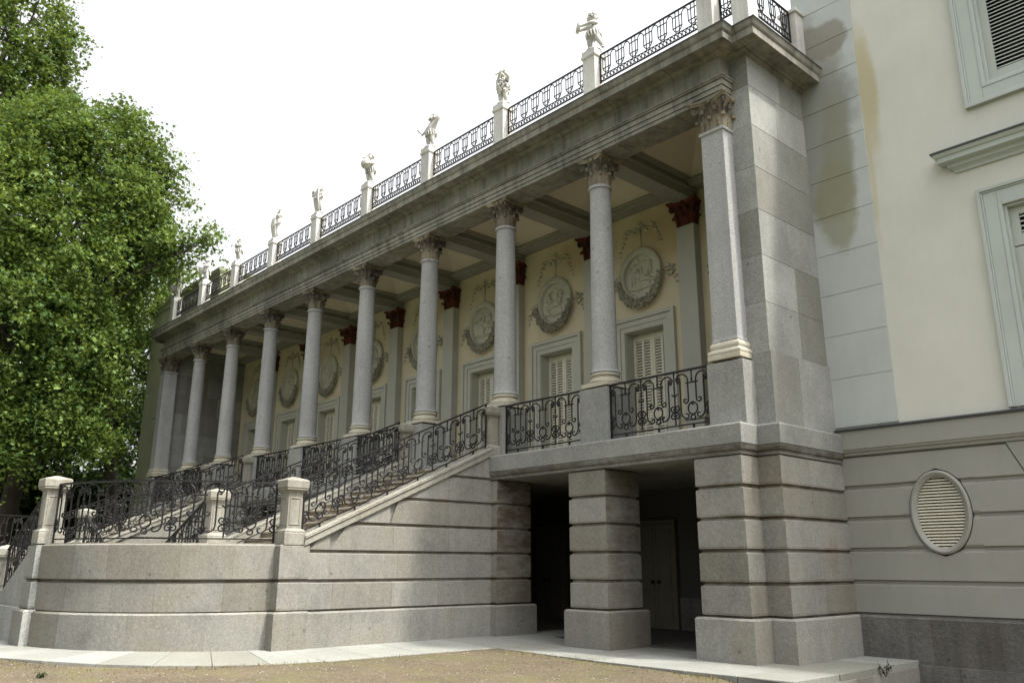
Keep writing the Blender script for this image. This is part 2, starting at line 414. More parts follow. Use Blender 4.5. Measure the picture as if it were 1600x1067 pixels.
def build_pavement():
    """stone walk round the foot of the building; slabs with thin mortar joints"""
    mb = MB()
    def slab(quad, tone, th=.1):
        c = sum((Vector(q) for q in quad), Vector((0, 0)))/4
        q2 = []
        for q in quad:
            d = Vector(q)-c; L = d.length; q2.append(c+d*(1-.009/L*1.3))
        top = [(p.x, p.y, zpave(p.x)) for p in q2]; bot = [(p.x, p.y, zpave(p.x)-th) for p in q2]
        mb.add(top+bot, [(0, 1, 2, 3), (0, 4, 5, 1), (1, 5, 6, 2), (2, 6, 7, 3), (3, 7, 4, 0)], tone)
    rr = random.Random(3)
    # front strip and platform
    xs = [-4.3, -3.5, -2.55, -1.7, -.75, .1, .95, 1.8]
    def yf(x): return -1.98-.14*math.sin((x+4.3)/6*math.pi)-.02*x
    for a, b in zip(xs, xs[1:]):
        ye = [None, -.75, .9, 2.6, 3.6]
        for k in range(4):
            ya0 = yf(a) if k == 0 else ye[k]; ya1 = yf(b) if k == 0 else ye[k]
            slab([(a, ya0), (b, ya1), (b, ye[k+1]), (a, ye[k+1])], rr.uniform(-1, 1))
    # beside the stair wall
    ys = [-5.4, -4.5, -3.5, -2.6, -1.98, -.75, .9, 2.6, 3.6]
    for a, b in zip(ys, ys[1:]):
        xo = lambda y: -4.3 if y > -2.1 else -4.36-.05*math.sin(y)
        slab([(-6.0, a), (xo(a), a), (xo(b), b), (-6.0, b)], rr.uniform(-1, 1))
    # round the landing, then along both lower flights to the far side
    def ring(cx, sgn):
        N = 9
        for k in range(N):
            a0 = -math.pi/2*k/N-.03; a1 = -math.pi/2*(k+1)/N-.03
            def pt(a, r): return (cx+sgn*r*math.cos(a), C0[1]+r*math.sin(a))
            q = [pt(a0, 3.2), pt(a1, 3.2), pt(a1, 4.95-.35*(k+1)/N), pt(a0, 4.95-.35*k/N)]
            if sgn > 0: q = q[::-1]
            slab(q, rr.uniform(-1, 1))
    ring(C0[0], 1); ring(2*XM-C0[0], -1)
    x = -9.45
    while x > 2*XM+9.45+.2:
        x2 = max(x-.95, 2*XM+9.45)
        for y0, y1 in ((-9.85, -8.45), (-8.45, -7.2), (-7.2, -5.6), (-5.6, -3.4), (-3.4, -.75), (-.75, 3.6)): slab([(x2, y0), (x, y0), (x, y1), (x2, y1)], rr.uniform(-1, 1))
        x = x2
    for y0, y1 in ((-5.4, -3.4), (-3.4, -1.0), (-1.0, 2)):
        for k in range(6): slab([(-23.6-1.2*(k+1), y0), (-23.6-1.2*k, y0), (-23.6-1.2*k, y1), (-23.6-1.2*(k+1), y1)], rr.uniform(-1, 1))
    tag(mb.build('pavement', 'pave', bevel=.008), kind='structure')
    m3 = MB()     # low retaining wall under the platform edge
    pth = [(1.80, 2.0), (1.80, -2.13), (-3.0, -2.10)]
    for k, (a, b) in enumerate(((-.62, -.33), (-.33, -.10))): ashlar(m3, pth, a, b, .62, .008, 300+k, joint=.012)
    m3.box(-3.0, 1.78, -2.09, 1.98, -.6, -.12); w_ = m3.build('platform_wall', 'granite_warm'); tag(w_, 'low coursed stone edge of the paved platform at the right corner', 'wall')
    m2 = MB()     # mortar bed a little under the slab tops
    def bed(q): m2.add([(x, y, zpave(x)-.014) for x, y in q], [(0, 1, 2, 3)])
    bed([(-4.3, -1.95), (1.75, -2.05), (1.75, 3.5), (-4.3, 3.5)]); bed([(-6, -5.4), (-4.38, -5.4), (-4.3, 3.5), (-6, 3.5)])
    for k in range(18):
        a0, a1 = -math.pi/2*k/18-.03, -math.pi/2*(k+1)/18-.03
        for cx, sg in ((C0[0], 1), (2*XM-C0[0], -1)):
            q = [(cx+sg*r*math.cos(a), C0[1]+r*math.sin(a)) for a, r in ((a0, 3.2), (a0, 4.55), (a1, 4.55), (a1, 3.2))]
            bed(q if sg < 0 else q[::-1])
    bed([(2*XM+9.45, -9.8), (-9.45, -9.8), (-9.45, 3.5), (2*XM+9.45, 3.5)])
    tag(m2.build('paving_bed', 'granite_dark'), kind='structure')
build_pavement()

# ------------------------------------------------------------------ basement
COURSE = [.67, 1.19, 1.71, 2.23, 2.75, 3.28]
def rustic(mb, path, closed, seed, blk=1.0, plinth=.09, plinth_path=None, zmax=None):
    pp = offset_poly(path, plinth, closed) if plinth_path is None else plinth_path
    ashlar(mb, pp, -.4, COURSE[0], blk*1.15, .0, seed, closed, top=True)
    for a, b in zip(COURSE, COURSE[1:]):
        ashlar(mb, path, a, b, blk, .045, seed+1, closed)
def rect(x0, x1, y0, y1): return [(x0, y0), (x0, y1), (x1, y1), (x1, y0)]   # clockwise seen from above: outside on the left
def soot_and_shade(mb, lo):      # dirt plus painted shade on the X-facing sides of a pier, heavier higher up
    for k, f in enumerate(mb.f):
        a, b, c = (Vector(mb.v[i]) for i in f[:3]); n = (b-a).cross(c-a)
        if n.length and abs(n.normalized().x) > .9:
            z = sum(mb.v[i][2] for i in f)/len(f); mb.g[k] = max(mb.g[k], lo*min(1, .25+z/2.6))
def build_basement():
    for i in range(1, 9):
        if i in (2, 3, 6, 7):
            mb = MB(); x = XC[i]
            sgn = 1 if i in (2, 6) else -1
            rustic(mb, rect(x-.47, x+.47, -.64, .36), True, 20+i); soot_and_shade(mb, .85)
            mb.build('basement_pier', 'granite_warm', palace)
        else:
            mb = MB(); x = XC[i]
            rustic(mb, rect(x-.475, x+.475, -.64, .36), True, 20+i); soot_and_shade(mb, .6)
            mb.build('basement_pier', 'granite_warm', palace)
    for s in (0, 1):
        mb = MB()
        path = [(.80, 2.0), (.80, -.16), (.38, -.16), (.38, -.66), (-.55, -.66), (-.55, .4), (-.55, 2.0)]
        if s: path = [(2*XM-x, y) for x, y in path][::-1]
        rustic(mb, path, False, 40+s)
        mb.build('corner_pier', 'granite_warm', palace)
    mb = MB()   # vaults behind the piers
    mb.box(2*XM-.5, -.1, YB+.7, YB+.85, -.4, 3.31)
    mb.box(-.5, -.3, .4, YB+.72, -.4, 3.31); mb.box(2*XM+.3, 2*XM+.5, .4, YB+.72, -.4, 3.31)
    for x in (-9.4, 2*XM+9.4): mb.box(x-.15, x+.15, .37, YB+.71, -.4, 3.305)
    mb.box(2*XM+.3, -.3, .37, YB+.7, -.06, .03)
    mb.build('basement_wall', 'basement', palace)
    mb = MB(); mb.box(-5.0, -3.0+2.4, YB+.655, YB+.697, .03, .75); mb.build('basement_dado', 'granite_dark', palace)
    for x in (-5.05, -8.75):
        mb = MB()
        mb.box(x-.62, x-.52, YB+.56, YB+.7, 0.03, 2.55); mb.box(x+.52, x+.62, YB+.56, YB+.7, .03, 2.55); mb.box(x-.52, x+.52, YB+.56, YB+.7, 2.45, 2.55)
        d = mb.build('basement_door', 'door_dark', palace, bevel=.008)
        for s in (-1, 1):
            m2 = MB(); a, b = (x-.52, x-.003) if s < 0 else (x+.003, x+.52)
            m2.box(a, b, YB+.62, YB+.66, .03, 2.45)
            for z0, z1 in ((.15, .75), (.87, 1.5), (1.62, 2.33)):
                m2.box(a+.09, b-.09, YB+.6, YB+.62, z0, z1); m2.box(a+.15, b-.15, YB+.588, YB+.6, z0+.06, z1-.06)
            m2.build('door_leaf', 'door_dark', d, bevel=.006)
            m3 = MB(); m3.ball((x+s*.09, YB+.55, 1.1), .045); m3.build('knob', 'iron', d, smooth=True)
build_basement()
def build_deck():
    mb = MB()
    # plan of the slab edge: return, corner block, front, mirrored
    half = [(.80, 2.0), (.80, -.16), (.38, -.16), (.38, -.66)]
    path = half + [(2*XM-x, y) for x, y in half][::-1]
    prof = [(-.35, 3.28), (.0, 3.28), (.0, 3.33), (.04, 3.36), (.055, 3.41), (.06, 3.44), (.075, 3.45), (.085, ZD-.03), (.07, ZD), (-.35, ZD)]
    mb.sweep(path, prof, grime=[0, .6, .8, .8, .6, .3, 0, 0, 0])
    mb.build('terrace_edge', 'granite', palace)
    mb = MB()
    mb.box(2*XM-.35, .35, -.35, YB+.95, 3.283, ZD-.003)
    mb.build('terrace_floor', 'coping', palace)
build_deck()

# ------------------------------------------------------------------ columns
def pedestal_mb():
    mb = MB(); z = ZD-ZP
    mb.square([(.37, z), (.37, -.06), (.365, -.05)], (0, 0, 0), dy=.03)
    return mb
def shaft_prof():
    H = ZN-ZP; p = [(.318, .31), (.29, .335), (.274, .37)]
    z0, z1 = .39, H-.10
    for k in range(13):
        t = k/12; p.append((.266-.042*(t**1.6), z0+(z1-z0)*t))
    p += [(.228, H-.085), (.256, H-.075), (.264, H-.045), (.256, H-.018), (.234, H-.008), (.23, H)]
    return p
def base_prof():
    p = []
    def torus(r, z0, z1, n=7):
        for k in range(n+1):
            a = -math.pi/2+math.pi*k/n; h = (z1-z0)/2; p.append((r+h*math.cos(a)*.9, (z0+z1)/2+h*math.sin(a)))
    torus(.292, .08, .17); p.append((.30, .174)); p.append((.29, .186)); p.append((.28, .205)); p.append((.288, .222)); p.append((.298, .228))
    torus(.28, .228, .30); p.append((.27, .32))
    return p
def acanthus(mb, ang, r0, z0, h, wd, out, flat=None, tone=0.0):
    """curled leaf: lobed strip that leans out and rolls over at its tip"""
    ca, sa = math.cos(ang), math.sin(ang)
    rows = []
    for k in range(9):
        t = k/8
        if t < .7: r = r0+out*.35*(t/.7)**2; z = z0+h*t/.7*.86
        else:
            a = (t-.7)/.3*math.pi*.95; r = r0+out*.35+out*.65*math.sin(a*.62)/1.0; z = z0+h*(.86+.14*math.sin(a*.9)) - (out*.45)*max(0, (t-.85)/.15)
        ww = wd*(.75+.35*math.sin(t*math.pi))*(1-.55*max(0, t-.7)/.3) * (1+.16*math.cos(k*math.pi))
        rows.append((r, z, ww))
    vs = []
    for r, z, ww in rows:
        for j, (u, dr) in enumerate(((-1, -.018), (-.45, .0), (0, .022), (.45, .0), (1, -.018))):
            x, y = r+dr, u*ww
            vs.append((x*ca-y*sa, x*sa+y*ca, z))
    fs = []
    for i in range(8):
        for j in range(4): fs.append((i*5+j, i*5+j+1, (i+1)*5+j+1, (i+1)*5+j))
    o = len(vs)
    for r, z, ww in rows:     # back skin
        for u in (-1, -.45, 0, .45, 1):
            x, y = r-.04, u*ww; vs.append((x*ca-y*sa, x*sa+y*ca, z-.005))
    for i in range(8):
        for j in range(4): fs.append((o+i*5+j+1, o+i*5+j, o+(i+1)*5+j, o+(i+1)*5+j+1))
        for j in (0, 4):
            a, b = i*5+j, (i+1)*5+j
            fs.append((a, b, o+b, o+a) if j == 0 else (b, a, o+a, o+b))
    fs.append(tuple([8*5+j for j in range(5)]+[o+8*5+j for j in range(4, -1, -1)]))
    mb.add(vs, fs, tone, [(.5 if z > .25 else .1) for z in [rows[min(8, i//4)][1]-z0 for i in range(len(fs))]])
def volute(mb, ang, r, z, size, wd=.035, grime=.85):
    ca, sa = math.cos(ang), math.sin(ang); pts = []
    for k in range(20):
        t = k/19; a = math.pi*.9 - t*math.pi*3.2; q = size*(1-.8*t)
        pts.append((r-size*.55+q*math.cos(a)*-1*-1, z+q*math.sin(a)))
    stem = [(r-size*2.3, z-size*2.4), (r-size*1.9, z-size*.7)]
    P = [Vector((x*ca, x*sa, zz)) for x, zz in stem+pts]
    n0 = len(mb.f); mb.tube(P, wd, 5)
    for i in range(n0, len(mb.f)): mb.g[i] = grime
def abacus(mb, half, z0, z1, curve=.13):
    def ring(s, z):
        pts = []
        for q in range(4):
            a = math.pi/2*q-math.pi/2
            for k in range(9):
                t = (k/8)*2-1; d = half*s-curve*s*(1-t*t); x, y = t*(half*s-.05), -d if True else 0
                pts.append((x*math.cos(a+math.pi/2)-y*math.sin(a+math.pi/2), x*math.sin(a+math.pi/2)+y*math.cos(a+math.pi/2), z))
        return pts
    rings = [ring(.9, z0), ring(.93, z0+(z1-z0)*.4), ring(1.0, z0+(z1-z0)*.55), ring(1.0, z1)]
    vs = sum(rings, []); n = len(rings[0]); fs = []
    for i in range(3):
        for k in range(n): fs.append((i*n+k, i*n+(k+1) % n, (i+1)*n+(k+1) % n, (i+1)*n+k))
    fs.append(tuple(range(n-1, -1, -1))); fs.append(tuple(3*n+k for k in range(n)))
    mb.add(vs, fs, .9)
def capital_mb(square=False):
    mb = MB(); H = ZA-ZN
    if square:
        mb.square([(.27, 0), (.275, H*.5), (.30, H*.75), (.36, H*.86)], dy=0.0)
    else:
        mb.lathe([(.285, 0), (.285, H*.5), (.31, H*.75), (.38, H*.86)], 24, grime=.55)
    for row, (z0, h, n, out, ph) in enumerate(((.0, H*.42, 8, .12, 0), (.0, H*.68, 8, .15, math.pi/8))):
        for k in range(n):
            a = 2*math.pi*k/n+ph
            r0 = .285
            if square:
                c = max(abs(math.cos(a)), abs(math.sin(a))); r0 = .275/c*(.94 if c < .8 else 1)
            acanthus(mb, a, r0+(.012 if row == 0 else .0), z0, h, .095 if row == 0 else .085, out, tone=.3 if row == 0 else .1)
    for k in range(4):
        volute(mb, math.pi/4+math.pi/2*k, .53 if not square else .55, H*.72, .075)
        for s in (-1, 1):
            a = math.pi/2*k+s*.26; volute(mb, a, .385, H*.73, .05, .022)
        a = math.pi/2*k; mb.ball((.37*math.cos(a), .37*math.sin(a), H*.90), .06)
    abacus(mb, .50, H*.86, H)
    return mb
def widen(mb, k): mb.v = [(x*k, y*k, z) for x, y, z in mb.v]; return mb
def build_columns():
    x = XC[1]
    mb = MB(); mb.lathe(shaft_prof(), 36)
    o = mb.build('column', 'granite_col', palace, (0, 0, 0), smooth=35); o.location = (x, 0, ZP)
    c = pedestal_mb().build('pedestal', 'granite', o, bevel=.012); c.location = (0, 0, 0)
    mb = MB(); mb.square([(.352, -.002), (.352, .075), (.347, .08)]); mb.lathe(base_prof(), 36)
    c = mb.build('base', 'marble', o, smooth=35); c.location = (0, 0, 0)
    c = widen(capital_mb(), .76).build('capital', 'capital', o, smooth=50); c.location = (0, 0, ZN-ZP)
    for i in range(2, 9): copy_tree(o, palace, (XC[i], 0, ZP))
    # corner pilasters
    mb = MB(); H = ZN-ZP
    mb.square([(.27, .33), (.258, .40), (.245, H-.10), (.245, H-.085), (.275, H-.075), (.28, H-.02), (.25, H)], dy=.03)
    p = mb.build('corner_pilaster', 'granite_col', palace, bevel=.012); p.location = (.03, -.07, ZP)
    c = pedestal_mb().build('pedestal', 'granite', p, bevel=.012); c.location = (0, .04, 0)
    mb = MB(); mb.square([(.335, 0), (.335, .08), (.32, .085), (.33, .10), (.335, .125), (.33, .155), (.30, .172), (.285, .20), (.295, .22), (.30, .25), (.29, .29), (.26, .33)], dy=.03)
    c = mb.build('base', 'marble', p, bevel=.008); c.location = (0, 0, 0)
    c = widen(capital_mb(True), .88).build('capital', 'capital', p, smooth=50); c.location = (0, 0, ZN-ZP)
    copy_tree(p, palace, (2*XM-.03, -.07, ZP))
build_columns()

# ------------------------------------------------------------------ corner buttresses (smooth blocks of varied tone) and end walls
def build_buttress():
    zz = [ZD, 5.08, 5.97, 6.85, 7.73, 8.58, 9.43, 10.26, 10.98]
    for s in (0, 1):
        mb = MB()
        path = [(.70, 2.0), (.70, -.04), (-.02, -.04), (-.02, YB)]
        if s: path = [(2*XM-x, y) for x, y in path][::-1]
        for k, (a, b) in enumerate(zip(zz, zz[1:])):
            if k == 0:
                pth = offset_poly(path, .04); ashlar(mb, pth, a, b, .95, .006, 70+s, spread=.6)
            else: ashlar(mb, path, a, b, [1.15, .95][k % 2], .006, 70+s+k, spread=1.25)
        mb.build('corner_buttress', 'granite', palace)
build_buttress()

# ------------------------------------------------------------------ entablature
def build_entablature():
    yf = -.34
    p1 = [(.31, -.042), (.31, yf), (2*XM-.31, yf), (2*XM-.31, -.042)]
    mb = MB()
    prof = [(-.33, ZA+.002), (0, ZA+.002), (0, ZA+.08), (.022, ZA+.085), (.022, ZA+.18), (.045, ZA+.185), (.045, ZA+.29), (.075, ZA+.30), (.085, ZA+.335), (.10, ZA+.34), (.10, ZA+.365), (.0, ZA+.38), (0, 10.99)]
    mb.sweep(p1, prof, grime=[0, 0, .8, 0, .8, 0, .7, .4, .7, 0, 0, .25], capends=False)
    mb.box(2*XM-.309, .309, yf+.332, .34, ZA+.004, 10.98)
    mb.build('architrave', 'cornice', palace)
    p2 = [(.70, YW), (.70, -.04), (.25, -.04), (.25, yf), (2*XM-.25, yf), (2*XM-.25, -.04), (2*XM-.70, -.04), (2*XM-.70, YW)]
    prof = [(-.3, 10.86), (-.002, 10.86), (.012, 10.87), (.03, 10.89), (.045, 10.93), (.10, 10.965), (.14, 10.97), (.145, 10.985), (.395, 10.99), (.40, 10.972), (.425, 10.972), (.43, 11.11), (.445, 11.12), (.465, 11.15), (.49, 11.23), (.50, 11.24)]
    mb = MB(); mb.sweep(p2, prof, grime=[0, 0, .6, .5, .3, .3, .6, .35, .2, 0, .1, .4, .2, .1, 0], capends=False)
    mb.build('cornice', 'cornice', palace)
    mb = MB(); mb.sweep(p2, [(.50, 11.243), (.51, 11.243), (.51, 11.265), (.48, 11.267)], capends=False)
    mb.build('flashing', 'lead', palace)
    mb = MB(); mb.sweep(p2, [(.485, 11.268), (.12, 11.44), (.12, 11.50), (-.30, 11.52)], capends=False)
    mb.box(2*XM-.4, .4, .0, YB+8, 11.31, 11.50)
    mb.build('blocking_course', 'coping', palace)
build_entablature()

# ------------------------------------------------------------------ loggia ceiling, back wall, doors, reliefs
def build_loggia():
    zb, zc = 10.10, 10.60
    for i in range(1, 9):
        mb = MB(); x = XC[i]
        mb.box(x-.24, x+.24, .335, YB, zb, zc); mb.box(x-.31, x+.31, .337, YB, zb+.20, zb+.26); mb.box(x-.36, x+.36, .338, YB-.01, zb+.38, zc-.01)
        mb.build('ceiling_beam', 'beam', palace, bevel=.01)
    mb = MB()
    mb.box(2*XM, 0, YB-.35, YB+.1, 10.38, zc+.01); mb.box(2*XM, 0, YB-.42, YB-.34, 10.46, 10.52); mb.box(2*XM, 0, .34, .42, 10.4, zc)
    mb.build('wall_beam', 'beam', palace)
    for i in range(9):
        x0, x1 = XC[i]-.3, XC[i+1]+.3; xm = (x0+x1)/2; y0, y1 = .4, YB-.3; m2 = MB()
        h = zc+.42; a, b = xm-.25, xm+.25; ym = (y0+y1)/2
        vs = [(x0, y0, zc-.03), (x1, y0, zc-.03), (x1, y1, zc-.03), (x0, y1, zc-.03), (b, ym-.2, h), (a, ym-.2, h), (a, ym+.2, h), (b, ym+.2, h)]
        m2.add(vs, [(0, 4, 5, 1), (1, 5, 6, 2), (2, 6, 7, 3), (3, 7, 4, 0), (4, 7, 6, 5)]); m2.build('coffer', 'coffer', palace)
    mb = MB()
    mb.box(2*XM-.3, .3, -.3, YB+.5, 11.24, 11.295); mb.build('roof_slab', 'granite', palace)
    # wall with nine door openings
    mb = MB(); ow, oz = .62, 7.22
    edges = [0.0]
    for i in range(9):
        xm = XC[i]-B/2; edges += [xm+ow, xm-ow]
    edges.append(2*XM)
    for a, b in zip(edges[::2], edges[1::2]): mb.box(b, a, YB, YB+.5, ZD, 10.95)
    for a, b in zip(edges[1::2], edges[2::2]): mb.box(b, a, YB, YB+.5, oz, 10.95)
    mb.build('back_wall', 'back_wall', palace)
    # one door: architrave, shutters
    def frame_mb():
        mb = MB(); W = .99; w1 = ow
        def arch(i, o, y):   # inverted U of width i..o
            mb.box(-o, -i, y, YB+.003, ZD, oz+o-w1); mb.box(i, o, y, YB+.003, ZD, oz+o-w1); mb.box(-i, i, y, YB+.003, oz+i-w1, oz+o-w1)
        arch(ow-.004, ow+.13, YB-.035); arch(ow+.13, ow+.27, YB-.06); arch(ow+.27, ow+.37, YB-.105)
        mb.box(-ow, -ow+.02, YB+.004, YB+.45, ZD, oz); mb.box(ow-.02, ow, YB+.004, YB+.45, ZD, oz); mb.box(-ow, ow, YB+.004, YB+.45, oz-.02, oz)
        return mb
    def leaf_mb(s):
        mb = MB(); a, b = (-ow+.02, -.004) if s < 0 else (.004, ow-.02); z0, z1 = ZD+.02, oz-.03; y = YB+.30
        wd = b-a; cols = [(a+.07, a+wd/2-.03), (a+wd/2+.03, b-.07)]
        for xx0, xx1 in ((a, a+.07), (a+wd/2-.03, a+wd/2+.03), (b-.07, b)): mb.box(xx0, xx1, y, y+.05, z0, z1)
        zs = [z0, z0+.75, z0+.9, z1-.12, z1]
        for cx0, cx1 in cols:
            mb.box(cx0, cx1, y+.004, y+.046, z0, z0+.12); mb.box(cx0, cx1, y+.004, y+.046, z0+1.2, z0+1.34); mb.box(cx0, cx1, y+.004, y+.046, z1-.16, z1)
            for q0, q1 in ((z0+.12, z0+1.2), (z0+1.34, z1-.16)):
                n = int((q1-q0)/.075)
                for k in range(n):
                    z = q0+(k+.5)*(q1-q0)/n
                    mb.add([(cx0, y+.006, z-.026), (cx1, y+.006, z-.026), (cx1, y+.046, z+.022), (cx0, y+.046, z+.022), (cx0, y+.006, z-.014), (cx1, y+.006, z-.014), (cx1, y+.046, z+.034), (cx0, y+.046, z+.034)],
                           [(0, 3, 2, 1), (4, 5, 6, 7), (0, 1, 5, 4), (1, 2, 6, 5), (2, 3, 7, 6), (3, 0, 4, 7)])
        return mb
    d = frame_mb().build('door', 'trim', palace, bevel=.006); d.location = (XC[0]-B/2, 0, 0)
    for s in (-1, 1): leaf_mb(s).build('shutter', 'shutter', d)
    mb = MB(); mb.box(-ow+.02, ow-.02, YB+.42, YB+.45, ZD, oz-.02); mb.build('dark_glass', 'dark', d)
    for i in range(1, 9): copy_tree(d, palace, (XC[i]-B/2, 0, 0))
    # relief medallion
    zr = 8.62; rr = random.Random(11)
    def ringlathe(mb, prof, n=40, tone=0.0):     # profile (r, depth out of wall)
        vs = []; fs = []
        for r, d_ in prof:
            for k in range(n): a = 2*math.pi*k/n; vs.append((r*math.cos(a)*.97, YB-d_, zr+r*math.sin(a)*1.06))
        for i in range(len(prof)-1):
            for k in range(n): k2 = (k+1) % n; fs.append((i*n+k, i*n+k2, (i+1)*n+k2, (i+1)*n+k))
        mb.add(vs, fs, tone)
    mb = MB()
    ringlathe(mb, [(.70, 0), (.70, .10), (.66, .13), (.56, .135), (.53, .11), (.52, .05), (.50, .03), (.001, .035)])
    md = mb.build('medallion', 'relief', palace, smooth=40); md.location = (XC[0]-B/2, 0, 0)
    mb = MB()
    for k in range(64):
        a = math.pi*1.03+(math.pi*.94)*(k/63); th = .11*(.55+.9*math.sin((k/63)*math.pi))
        for q in range(3):
            r = .66+rr.uniform(-.6, 1)*th*1.0; rad = rr.uniform(.030, .052)
            cx, cz = r*math.cos(a)*.98, zr+r*math.sin(a)*1.07; yy = YB-.13-rr.uniform(0, .05)
            mb.ball((cx, yy, cz), rad, 1, .8, 1, 6, 4, rr.uniform(-1, 1), .25)
    mb.build('garland', 'garland', md)
    mb = MB()      # ribbon: rosette, strap, fluttering tails and side bows
    mb.box(-.025, .025, YB-.03, YB, zr+.74, zr+1.36)
    for k in range(10): a = k*.628; mb.ball((.06*math.cos(a), YB-.03, zr+1.40+.06*math.sin(a)), .032, 1, .7, 1, 6, 4)
    mb.ball((0, YB-.05, zr+1.40), .04)
    mb.build('rosette', 'relief', md, smooth=True)
    def ribbon(pts, w):
        for k, (x, z, sc_) in enumerate(pts):
            a = rr.uniform(-.9, .9); c_, s_ = math.cos(a), math.sin(a)
            mb.tube([(x-.07*sc_*c_, YB-.012, z-.07*sc_*s_), (x, YB-.05*sc_, z+.025), (x+.06*sc_*c_, YB-.012, z+.06*sc_*s_)], w*sc_, 5)
            if k % 2: mb.ball((x, YB-.02, z), .05*sc_, 1.2, .5, .7, 6, 4)
    for s in (-1, 1):
        mb = MB()
        ribbon([(s*x, zr+z, sc_) for x, z, sc_ in ((.12, 1.3, 1), (.2, 1.2, 1.1), (.28, 1.27, .9), (.36, 1.33, 1), (.45, 1.27, 1.2), (.5, 1.15, 1), (.56, 1.03, .9), (.6, .92, .8), (.66, .8, .8), (.68, .68, .6))], .018)
        mb.build('ribbon', 'relief', md, smooth=True)
    for s in (-1, 1):
        mb = MB()
        ribbon([(s*x, zr+z, sc_) for x, z, sc_ in ((.76, -.02, 1.3), (.84, .07, 1.2), (.9, -.05, 1.4), (.98, .03, 1.1), (1.0, -.14, 1.2), (1.06, -.26, 1), (.93, -.2, .9), (1.08, -.4, .8), (.82, -.15, 1))], .022)
        mb.ball((s*.66, YB-.14, zr+.02), .06, .8, .5, 1.5)
        mb.build('bow', 'relief', md, smooth=True)
    mds = [md]+[copy_tree(md, palace, (XC[i]-B/2, 0, 0)) for i in range(1, 9)]
    for i, m_ in enumerate(mds):      # a different low relief scene in each ring
        r2 = random.Random(200+i); mb = MB(); fl = -1 if i % 2 else 1
        def blob(x, z, sx, sz, d=.05): mb.ball((fl*x+XC[0]-B/2*0, YB-.04, zr+z), 1, sx, d, sz, 8, 6)
        dx, dz = r2.uniform(-.08, .08), r2.uniform(-.05, .06)
        blob(dx, dz-.05, .15, .10); blob(dx+.15, dz+.04, .09, .1); blob(dx+.21, dz+.17, .065, .07, .065); blob(dx-.15, dz-.1, .14, .055); blob(dx-.29, dz-.15, .11, .045)
        blob(dx+.05, dz+.14, .04, .12); blob(-.25+dx, .12, .05, .13); blob(-.25+dx, .27, .05, .055, .06)
        for k in range(16): blob(-.36+.05*k, -.30-.06*math.sin(k/15*math.pi)+r2.uniform(-.02, .03), .05, .026, .04)
        for k in range(10): a = r2.uniform(.3, 2.9); q = r2.uniform(.34, .46); blob(q*math.cos(a), q*math.sin(a)*1.05, r2.uniform(.04, .08), r2.uniform(.02, .04), .028)
        for k in range(7):
            x0, z0 = r2.uniform(-.3, .3), r2.uniform(-.3, .0); mb.tube([(x0, YB-.04, zr+z0), (x0+r2.uniform(-.06, .06), YB-.058, zr+z0+.13), (x0+r2.uniform(-.12, .12), YB-.04, zr+z0+.25)], .012, 5)
        o = mb.build('relief', 'relief', m_, smooth=True); o.location = (0, 0, 0)
    # wall pilasters with red capitals
    mb = MB()
    mb.box(-.26, .26, YB-.24, YB, ZD, ZN); mb.box(-.30, .30, YB-.28, YB+.001, ZD+.002, ZD+.55)
    pl = mb.build('wall_pilaster', 'pilaster', palace, bevel=.01); pl.location = (XC[1], 0, 0)
    mb = MB()
    for z0, z1, e in ((ZD+.93, ZD+.99, .06), (ZD+.99, ZD+1.06, .04), (ZD+1.06, ZD+1.12, .055)): mb.box(-.26-e, .26+e, YB-.24-e, YB+.002, z0, z1)
    mb.build('base', 'trim', pl, bevel=.01)
    c = widen(capital_mb(True), .88).build('capital', 'red_capital', pl, smooth=50); c.location = (0, YB+.03, ZN)
    for i in range(2, 9): copy_tree(pl, palace, (XC[i], 0, 0))
build_loggia()

